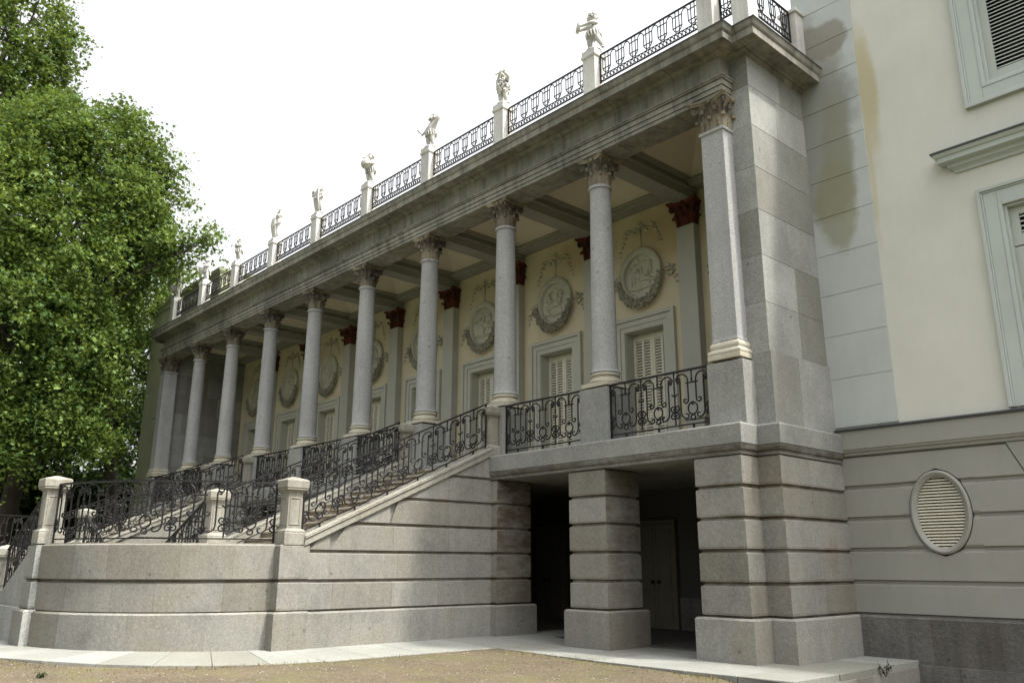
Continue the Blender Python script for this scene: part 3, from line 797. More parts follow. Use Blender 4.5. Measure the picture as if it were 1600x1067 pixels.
# ------------------------------------------------------------------ wings
def louvre_grid(mb, x0, x1, z0, z1, y, pitch, mask=None, th=.012, dep=.04):
    n = int((z1-z0)/pitch)
    for k in range(n):
        z = z0+(k+.5)*(z1-z0)/n; a, b = (x0, x1) if mask is None else mask(z)
        if b-a < .02: continue
        h = pitch*.335
        mb.add([(a, y, z-h), (b, y, z-h), (b, y+dep, z+h-th), (a, y+dep, z+h-th), (a, y, z-h+th), (b, y, z-h+th), (b, y+dep, z+h), (a, y+dep, z+h)],
               [(0, 3, 2, 1), (4, 5, 6, 7), (0, 1, 5, 4), (1, 2, 6, 5), (2, 3, 7, 6), (3, 0, 4, 7)])
def build_wing(mir):
    X = (lambda x: 2*XM-x) if mir else (lambda x: x)
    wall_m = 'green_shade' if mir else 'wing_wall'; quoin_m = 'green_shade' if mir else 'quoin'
    ZT = 14.95; XE = 9.2
    def bx(mb, x0, x1, *a, **k):
        p, q = X(x0), X(x1); mb.box(min(p, q), max(p, q), *a, **k)
    wins = [(4.02, 5.95, 3.93, 7.32), (4.06, 5.95, 9.58, 12.4)]
    mb = MB()
    bx(mb, XR, wins[0][0], YW+.02, YW+.5, 3.9, ZT); bx(mb, wins[0][1], XE, YW+.02, YW+.5, 3.9, ZT)
    a, b = wins[0][0], wins[0][1]
    bx(mb, a, b, YW+.02, YW+.5, 7.32, 9.58); bx(mb, a, b, YW+.02, YW+.5, 12.4, ZT); bx(mb, a, b, YW+.02, YW+.5, 3.9, 3.93)
    p, q = X(XR), X(XE)
    mb.box(min(p, X(XR+.4)), max(p, X(XR+.4)), YW+.5, YW+10, 3.9, ZT); mb.box(min(q, X(XE-.4)), max(q, X(XE-.4)), YW+.5, YW+10, -.4, ZT)
    bx(mb, XR, XE, YW+9.6, YW+10, -.4, ZT-.02); 
    mb.build('wing_wall', wall_m, palace)
    # quoin strip in courses with fine joints
    mb = MB(); jz = [3.92, 4.83, 5.65, 6.46, 7.27, 8.05, 8.82, 9.59, 10.34, 11.06, 11.82, 12.6, 13.4, 14.2, ZT-.01]
    for a, b in zip(jz, jz[1:]): bx(mb, XR+.02, 1.90, YW-.005, YW+.022, a+.008, b-.008)
    bx(mb, XR+.02, 1.892, YW+.004, YW+.021, 3.93, ZT-.02)
    mb.build('quoin_strip', quoin_m, palace, bevel=.006)
    # string course
    pth = [(XE, YW), (XR+.1, YW)]
    if mir: pth = [(2*XM-x, y) for x, y in pth][::-1]
    mb = MB(); mb.sweep(pth, [(-.1, 3.40), (.02, 3.40), (.03, 3.44), (.06, 3.47), (.065, 3.50), (.08, 3.51), (.08, 3.84), (-.1, 3.84)], grime=[.3, .5, .4, .3, 0, 0, 0])
    mb.build('string_course', 'stucco_grey', palace)
    mb = MB(); mb.sweep(pth, [(-.05, 3.842), (.11, 3.842), (.115, 3.87), (.0, 3.905)]); mb.build('flashing', 'lead', palace)
    # rusticated stucco bands with an oval opening
    cz, cx, rx, rz = 2.35, 2.40, .40, .60
    zs = [.67, 1.21, 1.75, 2.28, 2.83, 3.40]
    mb = MB(); g = .05
    def prof_at(z):
        for k in range(5):
            if zs[k] <= z <= zs[k+1]:
                d = min(z-zs[k], zs[k+1]-z)
                return 0 if d > .045 else (g if d < .02 else g*(.045-d)/.025)
        return 0
    def bandx(x0, x1, za, zb):
        zz = sorted(set([za, zb]+[z for s_ in zs for z in (s_-.045, s_-.02, s_+.02, s_+.045) if za < z < zb])); 
        vs = []
        for z in zz: vs += [(X(x0), YW+prof_at(z), z), (X(x1 if not callable(x1) else x1(z)), YW+prof_at(z), z)]
        fs = [(2*i, 2*i+1, 2*i+3, 2*i+2) if not mir else (2*i+1, 2*i, 2*i+2, 2*i+3) for i in range(len(zz)-1)]
        gl = [.55 if prof_at((zz[i]+zz[i+1])/2) > .001 else 0 for i in range(len(zz)-1)]
        mb.add(vs, fs, 0, gl)
    bandx(XR+.08, 1.8, .67, 3.4); sk = lambda z: 3.50+max(0, 3.4-max(z, 2.5))*.45
    bandx(3.0, 3.55 if mir else sk, .67, 3.4)
    bandx(1.8, 3.0, .67, 1.6); bandx(1.8, 3.0, 3.1, 3.4)
    NA = 48     # face around the oval
    zz = [1.6+1.5*i/NA for i in range(NA+1)]
    for i in range(NA):
        za, zb = zz[i], zz[i+1]
        def ex(z):
            t = (z-cz)/(rz+.10); return (rx+.10)*math.sqrt(max(0, 1-t*t))
        for s in (-1, 1):
            vs = []
            for z in (za, zb):
                y = YW+prof_at(z); e = ex(z)
                l, r = (1.8, cx-e) if s < 0 else (cx+e, 3.0)
                vs += [(X(l), y, z), (X(r), y, z)]
            mb.add(vs, [(0, 1, 3, 2) if not mir else (1, 0, 2, 3)], 0, .55 if prof_at((za+zb)/2) > .02 else 0)
    # voussoirs over the next basement opening
    for k in range(5):
        ta, tb = .45*(1-k/2.5), .45*(1-(k+1)/2.5); xa, xb = 3.525+.46*k, 3.525+.46*(k+1)-.03
        vs = [(X(xa), YW, 3.39), (X(xb), YW, 3.39), (X(xb+tb*.85), YW, 2.53), (X(xa+ta*.87), YW, 2.53)]
        vb = [(x, YW+.06, z) for x, y, z in vs]
        mb.add(vs+vb, [(3, 2, 1, 0) if not mir else (0, 1, 2, 3), (0, 1, 5, 4), (1, 2, 6, 5), (2, 3, 7, 6), (3, 0, 4, 7)])
    bandx(3.55, XE, .67, 3.4) if mir else bandx(5.6, XE, 2.5, 3.4)
    if not mir: mb.add([(3.5, YW+.045, 2.5), (5.6, YW+.045, 2.5), (5.6, YW+.045, 3.4), (3.5, YW+.045, 3.4)], [(0, 1, 2, 3)], 0, .3); bandx(3.905, XE, .67, 2.5)
    mb.build('rusticated_wall', 'stucco_grey' if not mir else 'green_shade', palace)
    mb = MB(); bx(mb, XR+.1, XE, YW+.12, YW+.5, .0, 3.42); mb.build('wall_core', 'basement', palace)
    # oval vent
    mb = MB(); n = 48; prof = [(.085, .04), (.085, -.02), (.065, -.035), (.045, -.04), (.03, -.03), (.0, -.02), (-.02, .0), (-.02, .12)]
    vs = []; fs = []
    for o_, y in prof:
        for k in range(n): a = 2*math.pi*k/n; vs.append((X(cx)+(rx+o_)*math.cos(a), YW+y, cz+(rz+o_)*math.sin(a)))
    for i in range(len(prof)-1):
        for k in range(n): k2 = (k+1) % n; fs.append((i*n+k, i*n+k2, (i+1)*n+k2, (i+1)*n+k))
    mb.add(vs, fs); v = mb.build('oval_vent', 'stucco_grey', palace, smooth=40)
    if not mir:
        mb = MB()
        def msk(z):
            t = (z-cz)/(rz-.01); e = (rx-.01)*math.sqrt(max(0, 1-t*t)); return cx-e, cx+e
        louvre_grid(mb, 0, 0, cz-rz, cz+rz, YW+.03, .05, msk, .014, .035); mb.build('louvre', 'shutter', v)
    mb = MB(); mb.box(X(cx)-.45, X(cx)+.45, YW+.10, YW+.118, cz-.65, cz+.65); mb.build('vent_back', 'dark', v)
    # dado of rough granite and footing
    mb = MB(); pth = [(XE, YW-.09), (XR+.2, YW-.09)]
    if mir: pth = [(2*XM-x, y) for x, y in pth][::-1]
    ashlar(mb, pth, -.05, .67, 1.05, 0, 5, top=True, joint=.012, spread=.45); ashlar(mb, offset_poly(pth, .03), -.5, -.055, .8, .01, 6, joint=.014, spread=.5)
    mb.build('dado', 'granite_dark', palace)
    # windows
    for k, (x0, x1, z0, z1) in enumerate(wins):
        if mir and k == 1: continue
        mb = MB()
        def arch(i, o, y, bottom):
            bx(mb, x0-o, x0-i, y, YW+.024, z0-(o if bottom else 0), z1+o); bx(mb, x1+i, x1+o, y, YW+.024, z0-(o if bottom else 0), z1+o); bx(mb, x0-i, x1+i, y, YW+.024, z1+i, z1+o)
            if bottom: bx(mb, x0-i, x1+i, y, YW+.024, z0-o, z0-i)
        arch(-.004, .06, YW-.03, k == 1); arch(.06, .27, YW-.02, k == 1); arch(.27, .30, YW-.04, k == 1); arch(.30, .36, YW-.065, k == 1)
        w_ = mb.build('window', 'trim_wing', palace, bevel=.008)
        mb = MB(); bx(mb, x0, x0+.05, YW+.025, YW+.40, z0, z1); bx(mb, x1-.05, x1, YW+.025, YW+.40, z0, z1); bx(mb, x0+.05, x1-.05, YW+.025, YW+.4, z1-.05, z1); bx(mb, x0+.05, x1-.05, YW+.025, YW+.4, z0, z0+.05)
        mb.build('frame', 'trim_wing', w_, bevel=.006)
        xm = (x0+x1)/2
        for s in (-1, 1):
            m2 = MB(); a, b = (x0+.05, xm-.004) if s < 0 else (xm+.004, x1-.05); y = YW+.12
            segs = [(z0+.05, z1-.05)] if k == 1 else [(z0+.05, z1-.75), (z1-.73, z1-.05)]
            for q0, q1 in segs:
                bx(m2, a, a+.13, y, y+.05, q0, q1); bx(m2, b-.1, b, y, y+.05, q0, q1)
                bx(m2, a+.13, b-.1, y+.002, y+.048, q0, q0+.2); bx(m2, a+.13, b-.1, y+.002, y+.048, q1-.14, q1)
                l0, l1 = sorted((X(a+.13), X(b-.1)))
                louvre_grid(m2, l0, l1, q0+.2, q1-.14, y+.004, .072, None, .012, .04)
            m2.build('shutter', 'shutter_green', w_, bevel=.004)
        mb = MB(); bx(mb, x0+.05, x1-.05, YW+.36, YW+.38, z0+.05, z1-.05); mb.build('pane', 'dark', w_)
        if k == 0:
            hp = [(x1+.62, YW+.02), (x1+.62, YW-.0), (x0-.62, YW-.0), (x0-.62, YW+.02)]
            if mir: hp = [(2*XM-x, y) for x, y in hp][::-1]
            mb = MB(); mb.sweep(hp, [(-.02, 8.12), (.02, 8.12), (.03, 8.16), (.07, 8.20), (.10, 8.21), (.11, 8.27), (.22, 8.30), (.22, 8.38), (.25, 8.40), (.28, 8.46), (-.02, 8.50)], grime=[0, .4, .3, 0, 0, .3, 0, 0, 0, 0])
            mb.build('hood', 'trim_wing', w_)
            mb = MB(); mb.sweep(hp, [(.282, 8.462), (.30, 8.463), (.30, 8.495), (-.02, 8.535)]); mb.build('flashing', 'lead', w_)
    # eaves and slate roof
    cp = [(XE, YW+10), (XE, YW), (XR, YW), (XR, YW+10)]
    if mir: cp = [(2*XM-x, y) for x, y in cp][::-1]
    mb = MB(); mb.sweep(cp, [(-.2, ZT-.5), (.03, ZT-.5), (.04, ZT-.42), (.02, ZT-.40), (.02, ZT-.25), (.08, ZT-.2), (.12, ZT-.12), (.13, ZT), (.0, ZT+.03), (-.5, ZT+.03)], capends=False)
    mb.build('eaves', wall_m, palace)
    mb = MB(); x0, x1 = sorted((X(XR+.3), X(XE-.3))); y0, y1 = YW+.3, YW+9.7; xm, ym = (x0+x1)/2, (y0+y1)/2
    mb.add([(x0, y0, ZT), (x1, y0, ZT), (x1, y1, ZT), (x0, y1, ZT), (xm-.4, ym-.4, ZT+2.2), (xm+.4, ym-.4, ZT+2.2), (xm+.4, ym+.4, ZT+2.2), (xm-.4, ym+.4, ZT+2.2)],
           [(0, 1, 5, 4), (1, 2, 6, 5), (2, 3, 7, 6), (3, 0, 4, 7), (4, 5, 6, 7)]); mb.build('roof', 'slate', palace)
build_wing(False); build_wing(True)

# ------------------------------------------------------------------ roof pedestals
YR = -.10
def build_roof_pedestals():
    mb = MB()
    mb.square([(.215, 11.38), (.215, 11.62), (.18, 11.64), (.18, 12.60), (.20, 12.61), (.21, 12.64), (.21, 12.68), (.195, 12.70), (.195, 12.80), (.12, 12.84)])
    p = mb.build('roof_pedestal', 'statue', palace, bevel=.006); p.location = (0, YR, 0)
    for i in range(1, 10): copy_tree(p, palace, (XC[i], YR, 0))
    for x in (.66, 2*XM-.66): copy_tree(p, palace, (x, .12, 0))
    mb = MB(); mb.box(.55, .90, 1.70, 2.0, 11.3, 12.62); mb.box(.51, .94, 1.66, 2.0, 12.62, 12.70); mb.build('parapet_stub', 'statue', palace, bevel=.008)
build_roof_pedestals()

# ------------------------------------------------------------------ wrought iron railings
def turtle(p, head, cmds):
    x, y = p; h = math.radians(head); pts = [(x, y)]
    for c in cmds:
        if c[0] == 'F':
            x += c[1]*math.cos(h); y += c[1]*math.sin(h); pts.append((x, y))
        elif c[0] == 'A':            # radius, degrees (+ left)
            n = max(3, int(abs(c[2])/22)); st = math.radians(c[2])/n; L = c[1]*abs(st)
            for k in range(n):
                h += st/2; x += L*math.cos(h); y += L*math.sin(h); h += st/2; pts.append((x, y))
        elif c[0] == 'S':            # spiral: radius, turns, sign
            n = int(14*c[2]); st = 2*math.pi*c[2]/n*c[3]
            for k in range(n):
                r = c[1]*(1-.72*k/n); L = r*abs(st); h += st/2; x += L*math.cos(h); y += L*math.sin(h); h += st/2; pts.append((x, y))
    return pts
def deck_unit(hw, last):
    """scrollwork of one railing unit, u from -hw to hw, v the height; returns paths and buds"""
    paths = []; buds = []
    a = .088; r1 = (hw-a-.035)/2
    for s in (-1, 1):
        f = lambda pts: [(s*x, y) for x, y in pts]
        paths.append(f(turtle((a, .80), 90, [('F', .05), ('A', r1, -150), ('S', .055, 1.1, -1)])))
        paths.append(f(turtle((a, .80), -90, [('F', .33), ('S', .06, .95, 1)])))
        xi = hw*.66
        paths.append(f(turtle((xi, .80), 90, [('F', .03), ('S', .042, 1.0, -1)])))
        paths.append(f(turtle((xi, .80), -90, [('F', .56), ('A', .12, -85), ('S', .055, .7, -1)])))
        paths.append(f(turtle((.012, .42), 0, [('A', .02, -20), ('A', .125, -150), ('S', .06, .6, 1)])))
        paths.append(f(turtle((.02, .42), 170, [('S', .03, .7, 1)])))
        paths.append(f(turtle((hw-.004, .27), 180, [('F', .03), ('A', .06, -95), ('S', .05, .85, -1)])))
        paths.append(f(turtle((hw-.004, .25), 180, [('F', .03), ('A', .06, 95), ('S', .05, .85, 1)])))
    paths.append([(-.13, .80), (.13, .80)]); paths.append([(-.10, .40), (.10, .40)]) if False else None
    paths.append([(0, .80), (0, 1.03)]); buds.append((0, .86, .024))
    if not last:
        paths.append([(hw, 1.03), (hw, .02)]); buds += [(hw, .72, .022), (hw, .52, .018), (hw, .28, .028)]
        for s in (-1, 1): paths.append([(hw+s*y, v) for y, v in ((0, .56), (.03, .585), (.055, .61), (.06, .59))])
    return paths, buds
def roof_unit(hw, last):
    paths = []; buds = []
    for s in (-1, 1):
        paths.append([(s*.045, .16), (s*.045, .63)])
        paths.append([(s*.115, .34)]+[(s*.115, .52)]+[(s*(.115+(hw-.115)*(1-math.cos(t))), .52+.09*math.sin(t)) for t in [math.pi/2*k/5 for k in range(1, 6)]])
        paths.append([(s*.115, .34)]+[(s*.115*math.cos(t), .34-.14*math.sin(t)) for t in [math.pi/2*k/6 for k in range(1, 7)]])
    paths.append([(-.125, .53), (.125, .53)]); paths.append([(-.125, .30), (.125, .30)]); paths.append([(-hw, .165), (hw, .165)])
    for x0 in (-hw*.75, -hw*.25, hw*.25, hw*.75):
        paths.append([(x0+hw*.20*math.cos(t)+.02*math.sin(t), .095+.055*math.sin(t)) for t in [2*math.pi*k/10 for k in range(11)]])
    return paths, buds
def railing(fmap, L, H, label, group, style='deck', unit=.79, rail_w=.06, feet=True):
    root = empty('iron_railing', fmap(0, 0), label, 'railing', group); og = tuple(fmap(0, 0))
    seg = max(2, int(L/.25)) ; r = .0155 if style == 'deck' else .0125
    n = max(1, round(L/unit)); hw = L/n/2; k = H/1.05 if style == 'deck' else H/.65
    mb = MB()
    top = [Vector(fmap(L*i/seg, H)) for i in range(seg+1)]
    for a, b in zip(top, top[1:]): mb.bar(a, b+(b-a)*.02, rail_w, .032)
    mb.build('top_rail', 'iron', root, og)
    mb = MB(); zb = .075 if style == 'deck' else .03
    bot = [Vector(fmap(L*i/seg, zb)) for i in range(seg+1)]
    for a, b in zip(bot, bot[1:]): mb.bar(a, b+(b-a)*.02, .03, .022)
    if feet:
        for i in range(n): mb.bar(fmap(hw*(2*i+1), zb), fmap(hw*(2*i+1), -.01), .03, .03)
    mb.build('bottom_rail', 'iron', root, og)
    mb = MB()
    fn = deck_unit if style == 'deck' else roof_unit
    for i in range(n):
        c = hw*(2*i+1); paths, buds = fn(hw, i == n-1)
        for p in paths:
            mb.tube([fmap(min(L, max(0, c+u)), zb*(1 if style == 'deck' else 0)+v*(k*(1-zb/H) if style == 'deck' else k)) for u, v in p], r, 5)
        for u, v, q in buds:
            P = fmap(c+u, zb+v*k*(1-zb/H)); mb.ball(P, q, 1, 1, 1.5, 6, 5)
    mb.build('scrollwork', 'iron', root, og, smooth=50)
    for u in (.012, L-.012):
        mb = MB(); mb.bar(fmap(u, 0), fmap(u, H-.01), .03, .03); mb.build('end_post', 'iron', root, og)
    return root
def lin(a, b):
    a, b = Vector(a), Vector(b); d = b-a; L = Vector((d.x, d.y, 0)).length
    return (lambda u, v: a+d*(u/L)+Vector((0, 0, v))), L
bays = {0: 'black scrolled iron terrace railing between the corner pier and nearest round column',
        1: 'black scrolled iron terrace railing in second bay from the corner pier, beside near staircase',
        3: 'terrace railing seen above the near stair handrails, first bay left of the near staircase top',
        4: 'terrace railing in the middle bay of the loggia, halfway between the two staircases',
        5: 'terrace railing just right of the far staircase top, behind its newel',
        7: 'terrace railing just left of the far staircase top, mostly hidden behind stair handrails',
        8: 'farthest terrace railing, in the last loggia bay beside the left corner pilaster'}
for i, lb in bays.items():
    f, L = lin((XC[i]-.375, -.30, ZD+.08), (XC[i+1]+.375, -.30, ZD+.08)); railing(f, L, 1.08, lb, 'railings between the loggia pedestals')
ords = ['nearest the corner pier', 'second from the corner pier', 'third from the corner pier', 'fourth from the corner pier', 'in the middle of the roof edge',
        'fourth from the far left end', 'third from the far left end', 'second from the far left end', 'at the far left end against the green wing wall']
for i in range(9):
    f, L = lin((XC[i]-.19, YR, 11.93), (XC[i+1]+.19, YR, 11.93))
    railing(f, L, .72, 'slim iron roof railing between pedestals, ' + ords[i], 'railings along the roof edge', 'roof', .40, .035, False)
f, L = lin((.47, .0, 11.93), (.19, .0, 11.93)); railing(f, L, .72, 'very short roof railing between the two pedestals at the right corner', None, 'roof', .26, .035, False)
f, L = lin((.76, .36, 11.93), (.76, 1.68, 11.93)); railing(f, L, .72, 'roof railing running back from the corner pedestal to the cream wing', None, 'roof', .40, .035, False)

# ------------------------------------------------------------------ staircases
ZL = 1.84
def newel_mb(x, y, z, hw=.215, H=1.17):
    mb = MB()
    mb.square([(hw+.03, z-.02), (hw+.03, z+.19), (hw+.02, z+.20), (hw+.03, z+.215), (hw+.01, z+.245), (hw-.03, z+.265), (hw-.03, z+H-.29), (hw-.02, z+H-.27), (hw-.005, z+H-.25), (hw+.035, z+H-.23), (hw+.035, z+H-.20)], (x, y, 0))
    h = hw-.03
    for dx, dy in ((1, 0), (-1, 0), (0, 1), (0, -1)):    # raised frame round a sunk panel on each face
        for a0, a1, b0, b1 in ((-h+.035, -h+.06, .33, H-.36), (h-.06, h-.035, .33, H-.36), (-h+.06, h-.06, .33, .355), (-h+.06, h-.06, H-.385, H-.36)):
            d0, d1 = h-.004, h+.012
            if dx: xs_ = sorted((x+dx*d0, x+dx*d1)); mb.box(xs_[0], xs_[1], y+a0, y+a1, z+b0, z+b1)
            else: ys_ = sorted((y+dy*d0, y+dy*d1)); mb.box(x+a0, x+a1, ys_[0], ys_[1], z+b0, z+b1)
    cap = MB(); cap.square([(hw+.045, z+H-.199), (hw+.045, z+H-.06), (hw+.03, z+H-.045), (.02, z+H+.015)], (x, y, 0))
    return mb, cap
def newel(st, x, y, z, H=1.17, hw=.175):
    mb, cap = newel_mb(x, y, z, hw, H); o = mb.build('newel_post', 'coping', st, bevel=.008); cap.build('cap', 'coping', o, bevel=.01)
def slope_z(y): return 3.80+.4505*(y+.72)         # nosing line of the upper flight
XO, XI = -5.90, -9.60                               # outer faces of the two string walls
def build_stair():
    st = empty('stone_staircase', (-7.75, -5, 0), 'near granite staircase with rounded landing wall, nearer the corner pier', 'staircase', 'garden staircases')
    NR = 12; rs = (ZD-ZL)/NR; tr = .36
    for k in range(NR-1):
        mb = MB(); z1 = ZD-rs*(k+1); y1 = -.70-tr*k; y0 = y1-tr
        mb.box(XI+.36, XO-.36, y0, y1+.05, z1-.6, z1-.045, 0, .75); mb.box(XI+.36, XO-.36, y0-.035, y1+.04, z1-.044, z1, rnd() if False else 0)
        mb.build('step', 'step', st, bevel=.012)
    # string walls: coursed faces cut off by the slope, coping above
    ye = -5.02
    def top_under(y): return slope_z(y)-.02
    for s, xo, xi in ((1, XO, XO-.36), (-1, XI, XI+.36)):
        mb = MB(); g = .045
        pl = [(xo+s*.08, -.645), (xo+s*.08, ye)]
        pth = [(xo, -.645), (xo, -5.0)]
        rr = random.Random(90+s)
        def face(za, zb, gg, plinth):
            if plinth: lev = [(-.4, -.08, 0), (zb-.03, -.08, 0), (zb, -.05, 0), (zb, .12, 0)]
            else: lev = [(za, gg, 1), (za+.014, gg, 1), (za+.04, 0, 0), (zb-.04, 0, 0), (zb-.014, gg, .5), (zb, gg, .5)]
            cuts = [-.645]; y = -.645
            while y > -5.0:
                y -= rr.uniform(1.0, 1.5); cuts.append(max(y, -5.0))
            for a, b in zip(cuts, cuts[1:]):
                tn = rr.uniform(-1, 1)*.6
                for (ya, yb, gj) in ((a, b+.012, 0), (b+.012, b, .55)):
                    vs = []; ok = False; P = []
                    for z, o, gr in lev:
                        yl = max(yb, (z-3.78)/.4505-.72)       # left end limited by the slope
                        if yl < ya-.001: ok = True
                        yl = min(yl, ya)
                        vs += [(xo-s*o, ya, z), (xo-s*o, yl, z)]
                    if not ok: continue
                    m = len(lev)
                    fs = [(2*i, 2*i+2, 2*i+3, 2*i+1) if s > 0 else (2*i+1, 2*i+3, 2*i+2, 2*i) for i in range(m-1)]
                    mb.add(vs, fs, tn, [max(gj, (lev[i][2]+lev[i+1][2])/2) for i in range(m-1)])
        face(0, COURSE[0], 0, True)
        for a, b in zip(COURSE, COURSE[1:]): face(a, b, g, False)
        face(3.28, 3.78, g, False)
        # inner core that follows the slope
        a, b = (xi, xo-s*.06) if s > 0 else (xo-s*.06, xi); lo, hi = min(a, b), max(a, b)
        q = [(-.60, -.3), (-5.1, -.3), (-5.1, top_under(-5.1)-.02), (-.60, top_under(-.60)-.02)]
        vs = [(lo, y, z) for y, z in q]+[(hi, y, z) for y, z in q]
        mb.add(vs, [(0, 1, 2, 3), (7, 6, 5, 4), (0, 4, 5, 1), (1, 5, 6, 2), (2, 6, 7, 3), (3, 7, 4, 0)])
        mb.build('side_wall', 'granite_warm', st)
        mb = MB()
        for o0, o1, h0, h1 in ((-.02, .05, -.02, .11), (.0, .075, .112, .135), (-.0, .06, .136, .165)):
            lo, hi = (xi-o0*.5, xo+o1) if s > 0 else (xo-o1, xi+o0*.5)
            q = [(-.62, h0), (-5.12, h0), (-5.12, h1), (-.62, h1)]
            vs = [(lo, y, slope_z(y)+h) for y, h in q]+[(hi, y, slope_z(y)+h) for y, h in q]
            mb.add(vs, [(0, 1, 2, 3), (7, 6, 5, 4), (0, 4, 5, 1), (1, 5, 6, 2), (2, 6, 7, 3), (3, 7, 4, 0)])
        mb.build('coping', 'coping', st, bevel=.01)
    newel(st, XO-.18, -5.31, ZL, 1.18); newel(st, XI+.18, -5.31, ZL, 1.18)
    for x in (XO-.18, XI+.18): newel(st, x, -.54, ZD+.0, 1.17, .15)
    # curved landing wall, pier at its left end, wall of the lower flight
    Ro = 3.34; arc = []
    for k in range(25):
        a = -.04-(math.pi/2-.08)*k/24; arc.append((C0[0]+Ro*math.cos(a), C0[1]+Ro*math.sin(a)))
    mb = MB()
    pil = [(XO+.03, -5.0), (XO+.03, -5.58), (XO-.25, -5.58)]
    ashlar(mb, offset_poly(pil, .08), -.4, COURSE[0]+.02, 1.0, 0, 101, top=True)
    for a, b in ((COURSE[0], 1.20), (1.20, ZL)): ashlar(mb, pil, a, b, 1.0, .045, 102)
    mb.build('landing_pier', 'granite_warm', st)
    mb = MB()
    def arcwall(za, zb, o, g, top, seed):
        rr = random.Random(seed); N = 40; nb = 5 if not top else 4
        cuts = [0]+[int((j+rr.uniform(-.2, .2))*N/nb) for j in range(1, nb)]+[N]
        if top: lev = [(za, o, 0), (zb-.03, o, 0), (zb, o-.03, 0), (zb, o-.2, 0)]
        else: lev = [(za, o-g, 1), (za+.014, o-g, 1), (za+.04, o, 0), (zb-.04, o, 0), (zb-.014, o-g, .5), (zb, o-g, .5)]
        def P(t, z, off):
            a = -.05-(math.pi/2-.10)*t; return (C0[0]+(Ro+off)*math.cos(a), C0[1]+(Ro+off)*math.sin(a), z)
        for a, b in zip(cuts, cuts[1:]):
            tn = rr.uniform(-1, 1)
            for k in range(a, b):
                t0, t1 = k/N, (k+1)/N
                ss = [(t0, t1, 0)] if k < b-1 or b == N else [(t0, t1-.0022, 0), (t1-.0022, t1, .55)]
                for u0, u1, gj in ss:
                    vs = []
                    for z, off, gr in lev: vs += [P(u0, z, off), P(u1, z, off)]
                    mb.add(vs, [(2*i, 2*i+1, 2*i+3, 2*i+2) for i in range(len(lev)-1)], tn*.7, [max(gj, (lev[i][2]+lev[i+1][2])/2) for i in range(len(lev)-1)])
    arcwall(-.4, COURSE[0]+.02, .06, 0, True, 5); arcwall(COURSE[0], 1.20, 0, .045, False, 6); arcwall(1.20, ZL, .02, .055, False, 7)
    mb.build('landing_wall', 'granite_warm', st)
    mb = MB()       # landing floor
    pts = [(XO-.05, -4.68)]+[(C0[0]+3.31*math.cos(-math.pi/2*k/24), C0[1]+3.31*math.sin(-math.pi/2*k/24)) for k in range(25)]+[(XI-.1, -8.6), (XI-.1, -4.68)]
    n = len(pts); mb.add([(x, y, ZL) for x, y in pts]+[(x, y, ZL-.1) for x, y in pts], [tuple(range(n-1, -1, -1))]+[(i, (i+1) % n, n+(i+1) % n, n+i) for i in range(n)])
    mb.build('landing', 'coping', st)
    # lower flight towards the middle axis
    NR2 = 11; r2 = (ZL-.1)/NR2; t2 = .34
    for k in range(NR2-1):
        mb = MB(); z1 = ZL-r2*(k+1); x1 = -9.70-t2*k; x0 = x1-t2
        mb.box(x0, x1+.05, -8.25, -5.55, z1-.5, z1-.045, 0, .75); mb.box(x0-.035, x1+.04, -8.25, -5.55, z1-.044, z1)
        mb.build('step', 'step', st, bevel=.012)
    for yo, yi, s in ((-8.62, -8.25, -1), (-5.20, -5.55, 1)):
        mb = MB(); lo, hi = min(yo, yi), max(yo, yi)
        def slab_(x0, x1, za0, za1, o=0.0, tn=0.0):   # wall piece with sloping top
            q = [(x0, -.4), (x1, -.4), (x1, za1), (x0, za0)]
            vs = [(x, lo-o, z) for x, z in q]+[(x, hi+o, z) for x, z in q]
            mb.add(vs, [(0, 1, 2, 3), (7, 6, 5, 4), (0, 4, 5, 1), (1, 5, 6, 2), (2, 6, 7, 3), (3, 7, 4, 0)], tn)
        slab_(-12.75, -9.66, .72, .72, .07, .6)
        slab_(-12.0, -9.66, .74, ZL-.05, .0, .3)
        mb.build('side_wall', 'granite', st, bevel=.015)
        newel(st, -12.42, (yo+yi)/2, .72, 1.13)
    mb = MB(); pp = [(-9.07, -8.56), (-9.07, -8.68), (-9.65, -8.68), (-9.65, -8.2)]
    ashlar(mb, offset_poly(pp, .08), -.4, COURSE[0]+.04, .9, 0, 111, top=True)
    for a, b in ((COURSE[0]+.02, 1.20), (1.20, ZL)): ashlar(mb, pp, a, b, .9, .045, 112)
    mb.add([(-9.07, -8.68, ZL), (-9.07, -8.2, ZL), (-9.65, -8.2, ZL), (-9.65, -8.68, ZL)], [(0, 1, 2, 3)])
    mb.build('end_pier', 'granite', st)
    newel(st, -9.36, -8.44, ZL, 1.22, .19)
    return st
def rnd(): return random.uniform(-1, 1)
stair = build_stair()
def mirror_thing(o, label):
    c = copy_tree(o); c.location.x = 2*XM-o.location.x; c.scale.x = -1; c['label'] = label; return c
stair2 = mirror_thing(stair, 'far granite staircase near the left end, half hidden behind the near landing railing')
G2 = 'handrails of the garden staircases'
y0, y1 = -.70, -5.10
def up(x): return lin((x, y0, slope_z(y0)+.165), (x, y1, slope_z(y1)+.165))
stair_rails = []
f, L = up(XO-.15); stair_rails.append((railing(f, L, 1.0, 'sloping black handrail on the near side of the near staircase, above the coursed wall', G2), 'sloping iron handrail on the left outer side of the far staircase'))
f, L = up(XI+.15); stair_rails.append((railing(f, L, 1.0, 'sloping black iron handrail on the far side of the near staircase', G2), 'sloping iron handrail on the right, nearer side of the far staircase'))
RL = 3.17; a0, a1 = -.085, -math.pi/2+.085
def farc(u, v):
    a = a0+(a1-a0)*u/LA; return Vector((C0[0]+RL*math.cos(a), C0[1]+RL*math.sin(a), ZL+v))
